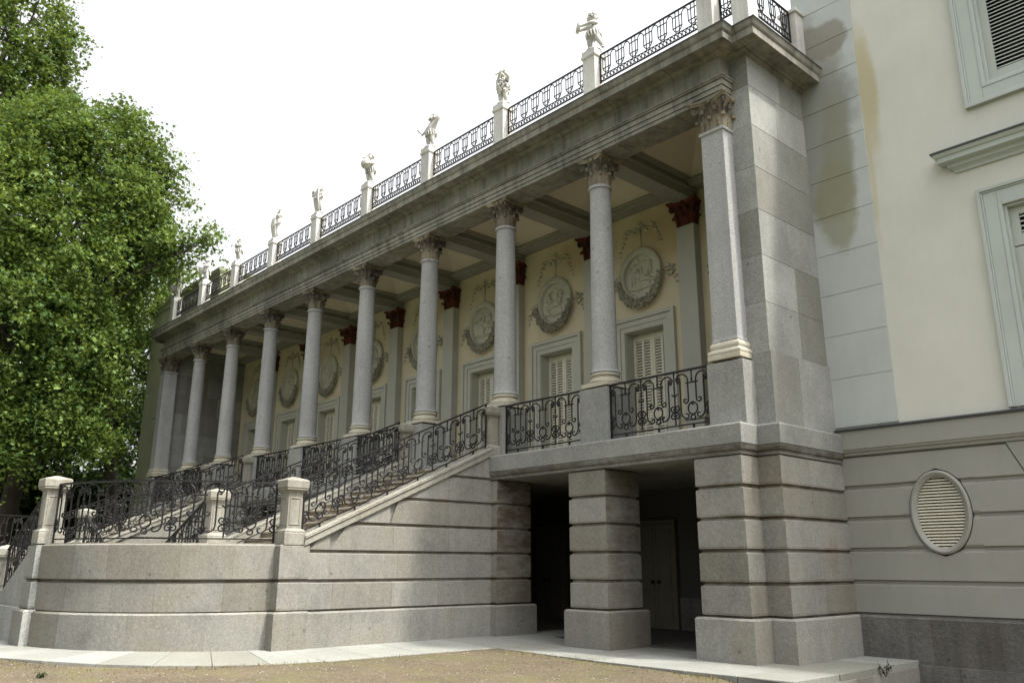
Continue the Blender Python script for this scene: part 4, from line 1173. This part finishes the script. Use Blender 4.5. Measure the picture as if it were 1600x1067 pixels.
LA = RL*(a0-a1)
stair_rails.append((railing(farc, LA, 1.06, 'curved black iron railing around the near rounded landing, between two stone newels', G2, unit=.82, feet=False), 'curved black iron railing of the far landing, at the left edge of the photo'))
f, L = lin((-9.8, -8.44, ZL-.02), (-12.2, -8.44, .78)); stair_rails.append((railing(f, L, 1.0, 'steep iron handrail dropping left from the end pier of the near landing', G2), 'steep iron handrail of the far lower flight on the garden side'))
f, L = lin((-9.75, -5.38, ZL-.02), (-12.2, -5.38, .78)); stair_rails.append((railing(f, L, 1.0, 'steep iron handrail dropping left behind the curved railing, from the inner newel', G2), 'steep iron handrail of the far lower flight on the building side'))
for o, lb in stair_rails: mirror_thing(o, lb)

# ------------------------------------------------------------------ statues
def skin_body(joints, edges, lvl=2):
    me = bpy.data.meshes.new('tmp'); names = list(joints)
    me.from_pydata([joints[n][:3] for n in names], [], [(names.index(a), names.index(b)) for a, b in edges])
    o = bpy.data.objects.new('tmp', me); COL.objects.link(o)
    o.modifiers.new('skin', 'SKIN'); 
    sv = me.skin_vertices[0].data
    for i, n in enumerate(names): r_ = joints[n][3]; sv[i].radius = (r_, r_); sv[i].use_root = (n == 'pelvis')
    ss = o.modifiers.new('sub', 'SUBSURF'); ss.levels = lvl; ss.render_levels = lvl
    bpy.context.view_layer.update()
    dg = bpy.context.evaluated_depsgraph_get(); m2 = bpy.data.meshes.new_from_object(o.evaluated_get(dg))
    vs = [tuple(v.co) for v in m2.vertices]; fs = [tuple(p.vertices) for p in m2.polygons]
    bpy.data.objects.remove(o); bpy.data.meshes.remove(me); bpy.data.meshes.remove(m2)
    return vs, fs
def putto(i, label, pose):
    """small child figure about 1.05 m tall; pose gives limb joints, then what it carries"""
    x, y, z = XC[i], YR, 12.81
    root = empty('statue', (x, y, z), label, 'statue', 'cherub statues on the roof pedestals')
    J = dict(pelvis=(0, 0, .46, .125), belly=(0, -.015, .56, .135), chest=(0, 0, .68, .13), neck=(0, 0, .79, .062), skull=(0, -.01, .86, .095), crown=(0, -.005, .94, .09),
             hipL=(-.075, 0, .42, .098), kneeL=(-.085, -.03, .24, .066), calfL=(-.085, .0, .16, .06), ankL=(-.085, .01, .06, .038), toeL=(-.09, -.08, .045, .03),
             hipR=(.075, 0, .42, .098), kneeR=(.09, -.02, .24, .066), calfR=(.09, .015, .16, .06), ankR=(.09, .02, .06, .038), toeR=(.10, -.07, .045, .03),
             shL=(-.125, 0, .725, .062), elL=(-.20, -.03, .60, .046), haL=(-.16, -.15, .56, .034), fiL=(-.15, -.19, .56, .02),
             shR=(.125, 0, .725, .062), elR=(.20, -.03, .60, .046), haR=(.16, -.15, .56, .034), fiR=(.15, -.19, .56, .02))
    for k, v in pose.get('j', {}).items(): J[k] = tuple(v)+(J[k][3],)
    for s in 'LR':
        h, e = Vector(J['ha'+s][:3]), Vector(J['el'+s][:3]); d = (h-e).normalized()*.05; J['fi'+s] = tuple(h+d)+(.02,)
    lean = pose.get('lean', 0)
    if lean:
        for k in J:
            if J[k][2] > .5: p = J[k]; J[k] = (p[0]+lean*(p[2]-.46), p[1], p[2], p[3])
    E = [('pelvis', 'belly'), ('belly', 'chest'), ('chest', 'neck'), ('neck', 'skull'), ('skull', 'crown')]
    for s in 'LR': E += [('pelvis', 'hip'+s), ('hip'+s, 'knee'+s), ('knee'+s, 'calf'+s), ('calf'+s, 'ank'+s), ('ank'+s, 'toe'+s), ('chest', 'sh'+s), ('sh'+s, 'el'+s), ('el'+s, 'ha'+s), ('ha'+s, 'fi'+s)]
    vs, fs = skin_body(J, E); mb = MB(); o3 = lambda p: (x+p[0], y+p[1], z+p[2]+.02)
    mb.add([o3(p) for p in vs], fs)
    hc = Vector(J['skull'][:3])+Vector((0, 0, .035)); ta = pose.get('turn', 0); fd = Vector((math.sin(ta), -math.cos(ta), 0)); rt = Vector((math.cos(ta), math.sin(ta), 0))
    mb.ball(o3(hc), .108, 1, 1, 1.12, 12, 9)
    def fp(a, b, c): return o3(hc+rt*a+fd*b+Vector((0, 0, c)))
    mb.ball(fp(0, .112, -.012), .02, .8, .8, 1.3, 6, 5)
    for s in (-1, 1): mb.ball(fp(s*.045, .09, -.035), .042); mb.ball(fp(s*.038, .098, .018), .014); mb.ball(fp(s*.108, -.0, -.005), .024, .6, 1, 1.4, 6, 5)
    mb.ball(fp(0, .098, -.058), .02, 1.4, .7, .6); mb.ball(fp(0, .08, -.085), .03)
    for s in 'LR':          # fingers and thumb
        h = Vector(J['fi'+s][:3]); e = Vector(J['ha'+s][:3]); d = (h-e).normalized(); sd = d.cross(Vector((0, 0, 1))); sd = sd.normalized() if sd.length > .1 else Vector((1, 0, 0))
        for q in range(4): p = h+sd*(q-1.5)*.013; mb.tube([o3(p-d*.02), o3(p+d*.018), o3(p+d*.03+Vector((0, 0, -.016)))], .0075, 5, 0, .005)
        mb.tube([o3(e+sd*.02), o3(e+sd*.038+d*.02), o3(e+sd*.03+d*.042)], .0085, 5, 0, .006)
    mb.ball(o3((0, 0, .02)), .17, 1.1, 1.05, .28, 12, 6)
    mb.build('body', 'statue', root, (x, y, z), smooth=60)
    mb = MB(); rr = random.Random(i*13+1)
    for k in range(46):
        a = rr.uniform(0, 2*math.pi); ph = rr.uniform(-.25, 1.5); d = (rt*math.cos(a)+fd*math.sin(a))*math.cos(ph)+Vector((0, 0, math.sin(ph)))
        if d.dot(fd) > .55 and ph < .75: continue
        mb.ball(o3(hc+d*.115+Vector((0, 0, .012))), rr.uniform(.018, .028)*pose.get('hair', 1), 1, 1, .9, 6, 4)
    mb.build('hair', 'statue', root, (x, y, z), smooth=60)
    mb = MB()
    def drape(pts, r0, r1=None):
        mb.tube([o3(p) for p in pts], r0, 8, 0, r1)
    kind = pose.get('hold')
    if kind == 'disc':
        c = Vector(pose['at']); nrm = Vector((-.55, -.8, .15)).normalized(); u = nrm.orthogonal().normalized(); v_ = nrm.cross(u); n = 20
        for rr_, d0, d1 in ((.145, -.03, .03), (.125, -.036, .036)):
            ring = [c+u*rr_*math.cos(2*math.pi*k/n)+v_*rr_*math.sin(2*math.pi*k/n) for k in range(n)]
            mb.add([o3(p+nrm*d0) for p in ring]+[o3(p+nrm*d1) for p in ring], [tuple(range(n-1, -1, -1)), tuple(range(n, 2*n))]+[(k, (k+1) % n, n+(k+1) % n, n+k) for k in range(n)])
        nm = 'tambourine'
    elif kind == 'flute':
        drape([(-.10, -.19, .85), (.30, -.20, .80)], .017); nm = 'flute'
    elif kind == 'club':
        h = Vector(J['haL'][:3]); drape([h, h+Vector((-.10, -.02, .10)), h+Vector((-.17, -.03, .20))], .022, .042); nm = 'club'
    elif kind == 'drum':
        c = pose['at']; mb.ball(o3(c), .18, 1, .85, .95, 14, 9); mb.lathe([(.09, .0), (.10, .03), (.08, .05)], 14, (x+c[0], y+c[1]-.0, z+c[2]+.16)); nm = 'pot'
    elif kind == 'bundle':
        for k in range(16): a = rr.uniform(0, 6.28); mb.ball(o3(Vector(pose['at'])+Vector((.07*math.cos(a), -.03, .09*math.sin(a)))), .045)
        nm = 'bundle'
    elif kind == 'basket':
        c = pose['at']; mb.lathe([(.08, -.18), (.13, -.1), (.165, .04), (.175, .10), (.16, .12), (.10, .13)], 14, (x+c[0], y+c[1], z+c[2]))
        for k in range(12): a = k*.52; mb.ball((x+c[0]+.09*math.cos(a), y+c[1]+.09*math.sin(a), z+c[2]+.13), .045)
        nm = 'basket'
    else: nm = None
    if nm: mb.build(nm, 'statue', root, (x, y, z), smooth=50)
    mb = MB()      # cloth about hips or shoulders
    cl = pose.get('cloth', 'hips')
    if cl == 'fleece':
        for k in range(150):
            a = rr.uniform(0, 6.28); zz = rr.uniform(.30, .70); q = .14+.045*math.sin((zz-.3)*5)
            mb.ball(o3((q*math.cos(a), q*.85*math.sin(a), zz)), .034, 1, 1, 1.1, 6, 4)
    elif cl == 'long':
        for k in range(9):
            t = k/8; drape([(.10-.2*t, -.13, .80), (.14-.28*t, -.16, .55), (.13-.26*t, -.12, .32), (.10-.2*t, -.08, .10)], .032, .02)
    else:
        for k in range(14):
            a = 2*math.pi*k/14; q = .155; drape([(q*math.cos(a), .85*q*math.sin(a), .52), (1.08*q*math.cos(a+.15), .95*q*math.sin(a+.15), .44), (1.02*q*math.cos(a+.25), .9*q*math.sin(a+.25), .36)], .030, .018)
        drape([(.15, .03, .50), (.20, .08, .38), (.19, .09, .22)], .030, .015)
    mb.build('drapery', 'statue', root, (x, y, z), smooth=60)
putto(1, 'white cherub statue holding a round tambourine, nearest the corner pier', dict(turn=-.9, hold='disc', at=(-.27, -.2, .70), j=dict(elL=(-.20, -.10, .66), haL=(-.26, -.17, .62), elR=(.10, -.14, .68), haR=(-.12, -.22, .66), kneeR=(.15, .02, .26), calfR=(.19, .06, .17), ankR=(.24, .09, .06), toeR=(.23, .01, .045))))
putto(2, 'white cherub statue in a shaggy fleece playing a flute to its right', dict(turn=-.3, hold='flute', cloth='fleece', hair=.9, j=dict(elL=(-.10, -.12, .66), haL=(.08, -.2, .79), elR=(.24, -.04, .70), haR=(.24, -.18, .77))))
putto(3, 'white cherub statue holding a short club low, one arm behind its head', dict(turn=-.2, hold='club', lean=.25, j=dict(elL=(-.22, -.04, .60), haL=(-.26, -.10, .50), elR=(.24, .02, .86), haR=(.12, .06, .95))))
putto(4, 'white cherub statue hugging a big round pot against its belly', dict(turn=.3, hold='drum', at=(.03, -.2, .62), hair=1.35, j=dict(elL=(-.24, -.05, .80), haL=(-.17, -.05, .95), elR=(.24, -.12, .60), haR=(.18, -.28, .56))))
putto(5, 'white cherub statue lifting a bundle of flowers beside its left shoulder', dict(turn=.1, hold='bundle', at=(-.22, -.1, .78), cloth='long', j=dict(elL=(-.20, -.08, .62), haL=(-.22, -.12, .72), elR=(.20, .0, .60), haR=(.06, -.17, .52))))
putto(6, 'white cherub statue bending sideways in long drapery with an arm over its head', dict(turn=.4, lean=.35, cloth='long', j=dict(elL=(-.10, -.05, .90), haL=(.05, -.06, 1.03), elR=(.20, -.05, .60), haR=(.12, -.16, .50))))
putto(7, 'white cherub statue with both arms folded across its chest', dict(turn=-.3, j=dict(elL=(-.20, -.07, .62), haL=(.05, -.18, .68), elR=(.20, -.07, .62), haR=(-.05, -.17, .64))))
putto(8, 'white cherub statue with a basket at its hip, second from the far left end', dict(turn=.2, lean=.12, hold='basket', at=(-.2, -.12, .55), hair=.8, j=dict(elL=(-.27, -.06, .62), haL=(-.24, -.2, .66), elR=(.2, -.05, .6), haR=(.08, -.18, .62))))
putto(9, 'white cherub statue with large basket, hand raised to head, at the far left end', dict(turn=.3, hold='basket', at=(-.24, -.16, .48), hair=1.1, j=dict(elL=(-.27, -.1, .62), haL=(-.2, -.22, .6), elR=(.30, -.02, .74), haR=(.16, -.04, .90))))

# ------------------------------------------------------------------ trees
PALM = np.array([(0, -.05), (.16, .02), (.50, .02), (.30, .22), (.60, .55), (.24, .50), (0, 1.0), (-.24, .50), (-.60, .55), (-.30, .22), (-.50, .02), (-.16, .02)])
OVAL = np.array([(0, 0), (.3, .3), (.28, .65), (0, 1), (-.28, .65), (-.3, .3)])
def leaf_mesh(name, centers, size, mat, parent, origin, tmpl, seed, up=.55, per=1):
    rg = np.random.default_rng(seed); N = len(centers); T = len(tmpl)
    nrm = rg.normal(size=(N, 3))*.6; nrm[:, 2] = np.abs(nrm[:, 2])+up*rg.uniform(.1, 1.4, N); nrm /= np.linalg.norm(nrm, axis=1, keepdims=True)
    d = rg.normal(size=(N, 3)); d[:, 2] -= .75; d -= nrm*np.sum(d*nrm, axis=1, keepdims=True); d /= np.linalg.norm(d, axis=1, keepdims=True)
    sd = np.cross(d, nrm); s = size*rg.uniform(.5, 1.45, size=(N, 1, 1))
    fold = np.abs(tmpl[:, 0])*.35
    V = centers[:, None, :] + s*(sd[:, None, :]*tmpl[None, :, 0:1] + d[:, None, :]*tmpl[None, :, 1:2] + nrm[:, None, :]*(fold-.25*tmpl[:, 1]**2)[None, :, None])
    V = V.reshape(-1, 3)-np.array(origin)
    me = bpy.data.meshes.new(name); me.vertices.add(N*T); me.vertices.foreach_set('co', V.astype(np.float32).ravel())
    me.loops.add(N*T); me.loops.foreach_set('vertex_index', np.arange(N*T, dtype=np.int32))
    me.polygons.add(N); me.polygons.foreach_set('loop_start', np.arange(0, N*T, T, dtype=np.int32)); me.polygons.foreach_set('loop_total', np.full(N, T, dtype=np.int32))
    a = me.attributes.new('tone', 'FLOAT', 'FACE'); a.data.foreach_set('value', np.clip(np.repeat(rg.normal(.42, .30, (N+per-1)//per), per)[:N]+rg.normal(0, .2, N), 0, 1).astype(np.float32))
    me.materials.append(M[mat]); me.update(calc_edges=True)
    o = bpy.data.objects.new(name, me); COL.objects.link(o); o.parent = parent; ORG[o.name] = Vector(origin); o.location = Vector(origin)-(ORG[parent.name] if parent else Vector((0, 0, 0)))
    return o
def tree(label, base, lobes, n, size, mat, seed, trunk_r=.4, tmpl=PALM, group='trees beside the palace', spray=.5, per=26, hole=.0, limb=True):
    root = empty('tree', base, label, 'tree', group); rg = np.random.default_rng(seed)
    vol = np.array([l[3]**2+.12 for l in lobes]); cnt = (n/per*vol/vol.sum()).astype(int)+1
    cl = []
    for (lx, ly, lz, lr), c in zip(lobes, cnt):
        k = 0; tries = 0
        while k < c and tries < c*20:
            tries += 1
            d = rg.normal(size=3); d /= np.linalg.norm(d); q = lr*(.35+.75*rg.random()**.6)
            p = np.array([lx, ly, lz])+d*q*np.array([1, 1, .92])
            if p[2] < base[2]+2.0: continue
            if noise.noise(Vector(p*.75)) + .8*noise.noise(Vector(p*.33)) < hole-.22: continue
            cl.append(p); k += 1
    cl = np.array(cl); K = len(cl)
    # every spray is a twig that points outward and droops, with leaves along it
    cen = np.array([l[:3] for l in lobes]); wts = np.array([l[3] for l in lobes])
    near = np.argmin(np.linalg.norm(cl[:, None, :]-cen[None], axis=2)/wts[None], axis=1)
    out = cl-cen[near]; out /= np.linalg.norm(out, axis=1, keepdims=True)+1e-6
    out = out+rg.normal(size=(K, 3))*.55; out /= np.linalg.norm(out, axis=1, keepdims=True)
    tt = rg.uniform(0, 1, (K, per, 1)); ln = rg.uniform(.7, 1.6, (K, 1, 1))*spray*1.9
    off = out[:, None, :]*tt*ln + rg.normal(size=(K, per, 3))*spray*.30; off[:, :, 2] -= (tt[:, :, 0]*ln[:, :, 0])**2*.28
    ctr = (cl[:, None, :]+off).reshape(-1, 3)
    leaf_mesh('crown', ctr, size, mat, root, base, tmpl, seed+1, per=per)
    mb = MB(); b = Vector(base); rr = random.Random(seed)
    top = Vector((sum(l[0] for l in lobes)/len(lobes), sum(l[1] for l in lobes)/len(lobes), max(l[2] for l in lobes)-4))
    fork = b.lerp(top, .38); pts = [b, b.lerp(fork, .5)+Vector((rr.uniform(-.2, .2), rr.uniform(-.2, .2), 0)), fork, fork.lerp(top, .5)+Vector((rr.uniform(-.5, .5), rr.uniform(-.5, .5), 0)), top]
    mb.tube(pts, trunk_r*1.15, 10, 0, trunk_r*.2)
    mb.tube([b-Vector((0, 0, .3)), b+Vector((0, 0, .5))], trunk_r*1.5, 10, 0, trunk_r*1.1)
    if limb:
        for l in lobes:
            e = Vector(l[:3]); s0 = pts[1].lerp(fork, .6+.4*rr.random()) if e.z < fork.z+2 else fork.lerp(top, rr.uniform(0, .5))
            m_ = s0.lerp(e, .5)+Vector((rr.uniform(-.4, .4), rr.uniform(-.4, .4), rr.uniform(.2, .8)))
            mb.tube([s0, m_, e], min(trunk_r*.38, l[3]*.09), 6, 0, .03)
            for q in range(7):
                d = Vector((rr.gauss(0, 1), rr.gauss(0, 1), rr.gauss(.2, .7))).normalized()*l[3]*rr.uniform(.6, 1.02)
                mb.tube([m_.lerp(e, rr.uniform(.3, 1)), e+d*.5+Vector((0, 0, .15)), e+d], min(.05, l[3]*.04), 5, 0, .01)
    mb.build('trunk', 'bark', root, base, smooth=True)
    return root
tree('large leafy plane tree in front of the far left wing, reaching the roof statues', (-32.6, -5.0, 0),
     [(-30, -3.4, 19.4, 1.9), (-30.3, -5.6, 18.2, 2.7), (-29.5, -7.8, 15.2, 3.0), (-28.9, -2.9, 16.6, 1.8), (-29, -1.9, 17.6, 1.3), (-28.3, -2.6, 14.2, 1.5), (-29.2, -4.4, 13.4, 2.8), (-28.6, -6.6, 10.4, 2.8),
      (-28.4, -3.9, 10, 1.7), (-29.3, -3.2, 11.9, 1.6), (-26.4, -.5, 14.5, .45), (-25.7, .1, 15.0, .3), (-27.2, -1.1, 14.6, .5), (-28.6, -.9, 18.6, .4), (-28.7, -1.4, 19.4, .45), (-29, -2.1, 20.3, .45), (-29.6, -2.9, 21.2, .5),
      (-30, -2.5, 21.7, .3), (-30.5, -4.8, 20.6, 1.1), (-28.2, -.8, 17.2, .45), (-27.9, -1.0, 16.2, .45), (-28, -5.2, 6.9, 1.2), (-27.8, -3.7, 6.2, .8), (-28.2, -6.9, 6.5, 1.3), (-28.4, -8.4, 7.4, 1.6), (-27.7, -6.0, 5.4, .7), (-27.6, -4.5, 8, 1.0), (-28, -3.0, 8.2, .7), (-27.8, -2.9, 6.6, .5)],
     125000, .145, 'leaf', 5, .42, per=20, hole=.06)
tree('tallest tree at the upper left corner, rising behind the large plane tree', (-39, -7.5, 0),
     [(-38, -7.2, 26.5, 3.0), (-37.5, -6.4, 29.6, 2.2), (-36.6, -5.2, 27.6, 1.3), (-36.2, -4.5, 28.1, .8), (-38.5, -9.5, 22, 3.5), (-37.5, -6.2, 23, 2.2), (-37.5, -8.5, 31.5, 2.6), (-37.2, -5.6, 25.2, 1.7), (-37, -5.2, 23.6, 1.5), (-37, -4.9, 26.6, .7), (-38.5, -8.5, 17, 3.5), (-38, -10, 11, 3.5)],
     52000, .165, 'leaf', 17, .5, per=20)
tree('dark trunked tree close beside the outer corner of the far left wing', (-39.5, 2.4, 0),
     [(-39.5, 1.2, 15.5, 2.8), (-39.0, -.5, 13.4, 2.6), (-40.5, 2.4, 17, 2.8), (-40, -1, 18.5, 3), (-41, 3.2, 12, 2.6), (-39.2, .4, 8.3, 1.5), (-41, -2.5, 9.5, 2.4)], 26000, .18, 'leaf', 29, .45, hole=.04)
bgt = [((-46, -9.5, 0), [(-46, -9, 9, 4.2), (-45, -8, 14, 4.2), (-46, -10, 4.8, 3.2), (-45.2, -6, 6.2, 3)], 'shaded dark green tree at the left edge behind the garden stairs'),
       ((-47, -3.5, 0), [(-47, -3.5, 8, 4), (-47, -2, 13, 4.2), (-45.5, -4.5, 5.2, 3), (-48, -4, 17.5, 4)], 'dark tree filling the shade behind the curved landing railing'),
       ((-50, 3.5, 0), [(-50, 3, 9, 4.2), (-49, 5, 14, 4.4), (-50, 1, 5.4, 3.4), (-50, 5, 5.4, 3.2), (-49, 7.2, 8.5, 3.4), (-49, 7.4, 12.5, 3.2), (-48, 6.6, 4.6, 2.8)], 'dark background tree seen past the far left wing'),
       ((-58, -10, 0), [(-58, -9, 11, 5.5), (-58, -5, 16, 5.5), (-57, -11, 6, 4.2)], 'distant dark tree behind the others at far left'),
       ((-60, 2, 0), [(-60, 1, 10, 5.5), (-60, 4, 17, 5.5), (-59, -2, 6, 4.2)], 'most distant dark tree behind the trunk near the left wing')]
for k, (b, lb, lab) in enumerate(bgt):
    tree(lab, b, lb, 22000, .28, 'leaf_dark', 50+7*k, .4, OVAL, 'shaded trees in the background', .6, limb=False)
def hedge():
    rg = np.random.default_rng(4); n = 46000
    c = np.stack([rg.uniform(-51, -44, n), rg.uniform(-16, 12, n), rg.uniform(.1, 6.6, n)], 1)
    o = leaf_mesh('shrubbery', c, .30, 'leaf_dark', None, (-46, -3, 0), OVAL, 6); o['kind'] = 'stuff'; o['label'] = 'dark shrubbery under the trees'
hedge()

def sky_blocking_wood():      # unseen wood behind the camera, added to cut sky light on the facade
    rg = np.random.default_rng(14); n = 42000
    a = np.radians(rg.uniform(-95, 65, n)-90); r = rg.uniform(44, 60, n); z = rg.uniform(.2, 13, n)
    h = 12*(.8+.2*np.sin(a*9)+.1*np.sin(a*23)); z = np.minimum(z, h)
    c = np.stack([4+r*np.cos(a), -13+r*np.sin(a), z], 1)
    keep = ~((c[:, 0] < -25) & (c[:, 1] > -22)); c = c[keep]
    o = leaf_mesh('sky_blocking_wood', c, 1.1, 'leaf_dark', None, (4, -45, 0), OVAL, 15); o['kind'] = 'stuff'; o['label'] = 'unseen wood added behind the camera to dim the sky light'
sky_blocking_wood()

# ------------------------------------------------------------------ small things on the ground
def ground_bits():
    rg = np.random.default_rng(8); pts = []
    for k in range(70000):
        x = rg.uniform(-9, 4); y = rg.uniform(-12.5, -1.9)
        # dry grass thickest along the edge of the paving
        if x > -4.3: e = -1.98-y-.14*math.sin((x+4.3)/6*math.pi)*-1
        elif y > -5.3: e = x+4.35
        else: e = math.hypot(x-C0[0], y-C0[1])-4.75
        if e < .02: continue
        d = noise.noise(Vector((x*.8, y*.8, 3)))*.5+.5
        if rg.random() < math.exp(-e*3.4)*1.3*d+max(0, d-.60)*.22: pts.append((x, y, zdirt(x, y)+.0))
    c = np.array(pts); N = len(c)
    blade = np.array([(-.10, 0), (.10, 0), (.05, .6), (0, 1.0), (-.05, .6)])
    ang = rg.uniform(0, 6.28, N); lean = rg.normal(size=(N, 2))*.5; h = rg.uniform(.015, .055, N)
    V = np.zeros((N, 5, 3)); V[:, :, 0] = c[:, 0:1]+np.cos(ang)[:, None]*blade[None, :, 0]*.07+lean[:, 0:1]*h[:, None]*blade[None, :, 1]**2
    V[:, :, 1] = c[:, 1:2]+np.sin(ang)[:, None]*blade[None, :, 0]*.07+lean[:, 1:2]*h[:, None]*blade[None, :, 1]**2
    V[:, :, 2] = c[:, 2:3]+h[:, None]*blade[None, :, 1]
    mb = MB(); mb.v = [tuple(p) for p in V.reshape(-1, 3)]; mb.f = [list(range(5*i, 5*i+5)) for i in range(N)]; mb.t = [float(v) for v in rg.uniform(0, 1, N)]; mb.g = [0.0]*N
    o = mb.build('dry_grass', 'grass'); o['kind'] = 'stuff'; o['label'] = 'short dry grass and litter along the paving edge'
    mb = MB()
    for k in range(4500):
        x = rg.uniform(-9.5, 3.5); y = rg.uniform(-12, -1.9)
        if x > -4.3 and y > -2.15: continue
        if x <= -4.2 and y > -5.3 and x < -4.25: continue
        if y <= -5.3 and math.hypot(x-C0[0], y-C0[1]) < 4.95: continue
        r_ = rg.uniform(.004, .015); mb.ball((x, y, zdirt(x, y)+r_*.3), r_, 1, 1, .6, 5, 4, rg.uniform(-1, 1), .2)
    o = mb.build('gravel', 'coping'); o['kind'] = 'stuff'; o['label'] = 'scattered small stones on the bare earth'
    def weed(loc, label, s, seed, n):
        root = empty('weed', loc, label, 'plant'); rr = random.Random(seed); mb = MB(); cs = []
        for k in range(n):
            a = rr.uniform(0, 6.28); t = Vector((math.cos(a)*.45*s, math.sin(a)*.45*s, s*rr.uniform(.5, 1)))
            mb.tube([Vector(loc), Vector(loc)+t*.5+Vector((0, 0, s*.1)), Vector(loc)+t], .004, 4)
            for q in range(6): cs.append(tuple(Vector(loc)+t*rr.uniform(.45, 1)+Vector((rr.uniform(-.02, .02), rr.uniform(-.02, .02), 0))))
        mb.build('stem', 'bark', root, loc); leaf_mesh('leaves', np.array(cs), .032, 'leaf_dark', root, loc, OVAL, seed)
    weed((1.86, .55, -.14), 'small green weed sprouting from the joints of the platform edge', .26, 3, 6)
    weed((-5.2, -9.3, zdirt(-5.2, -9.3)), 'low dark weed on the bare earth left of centre', .09, 5, 9)
ground_bits()
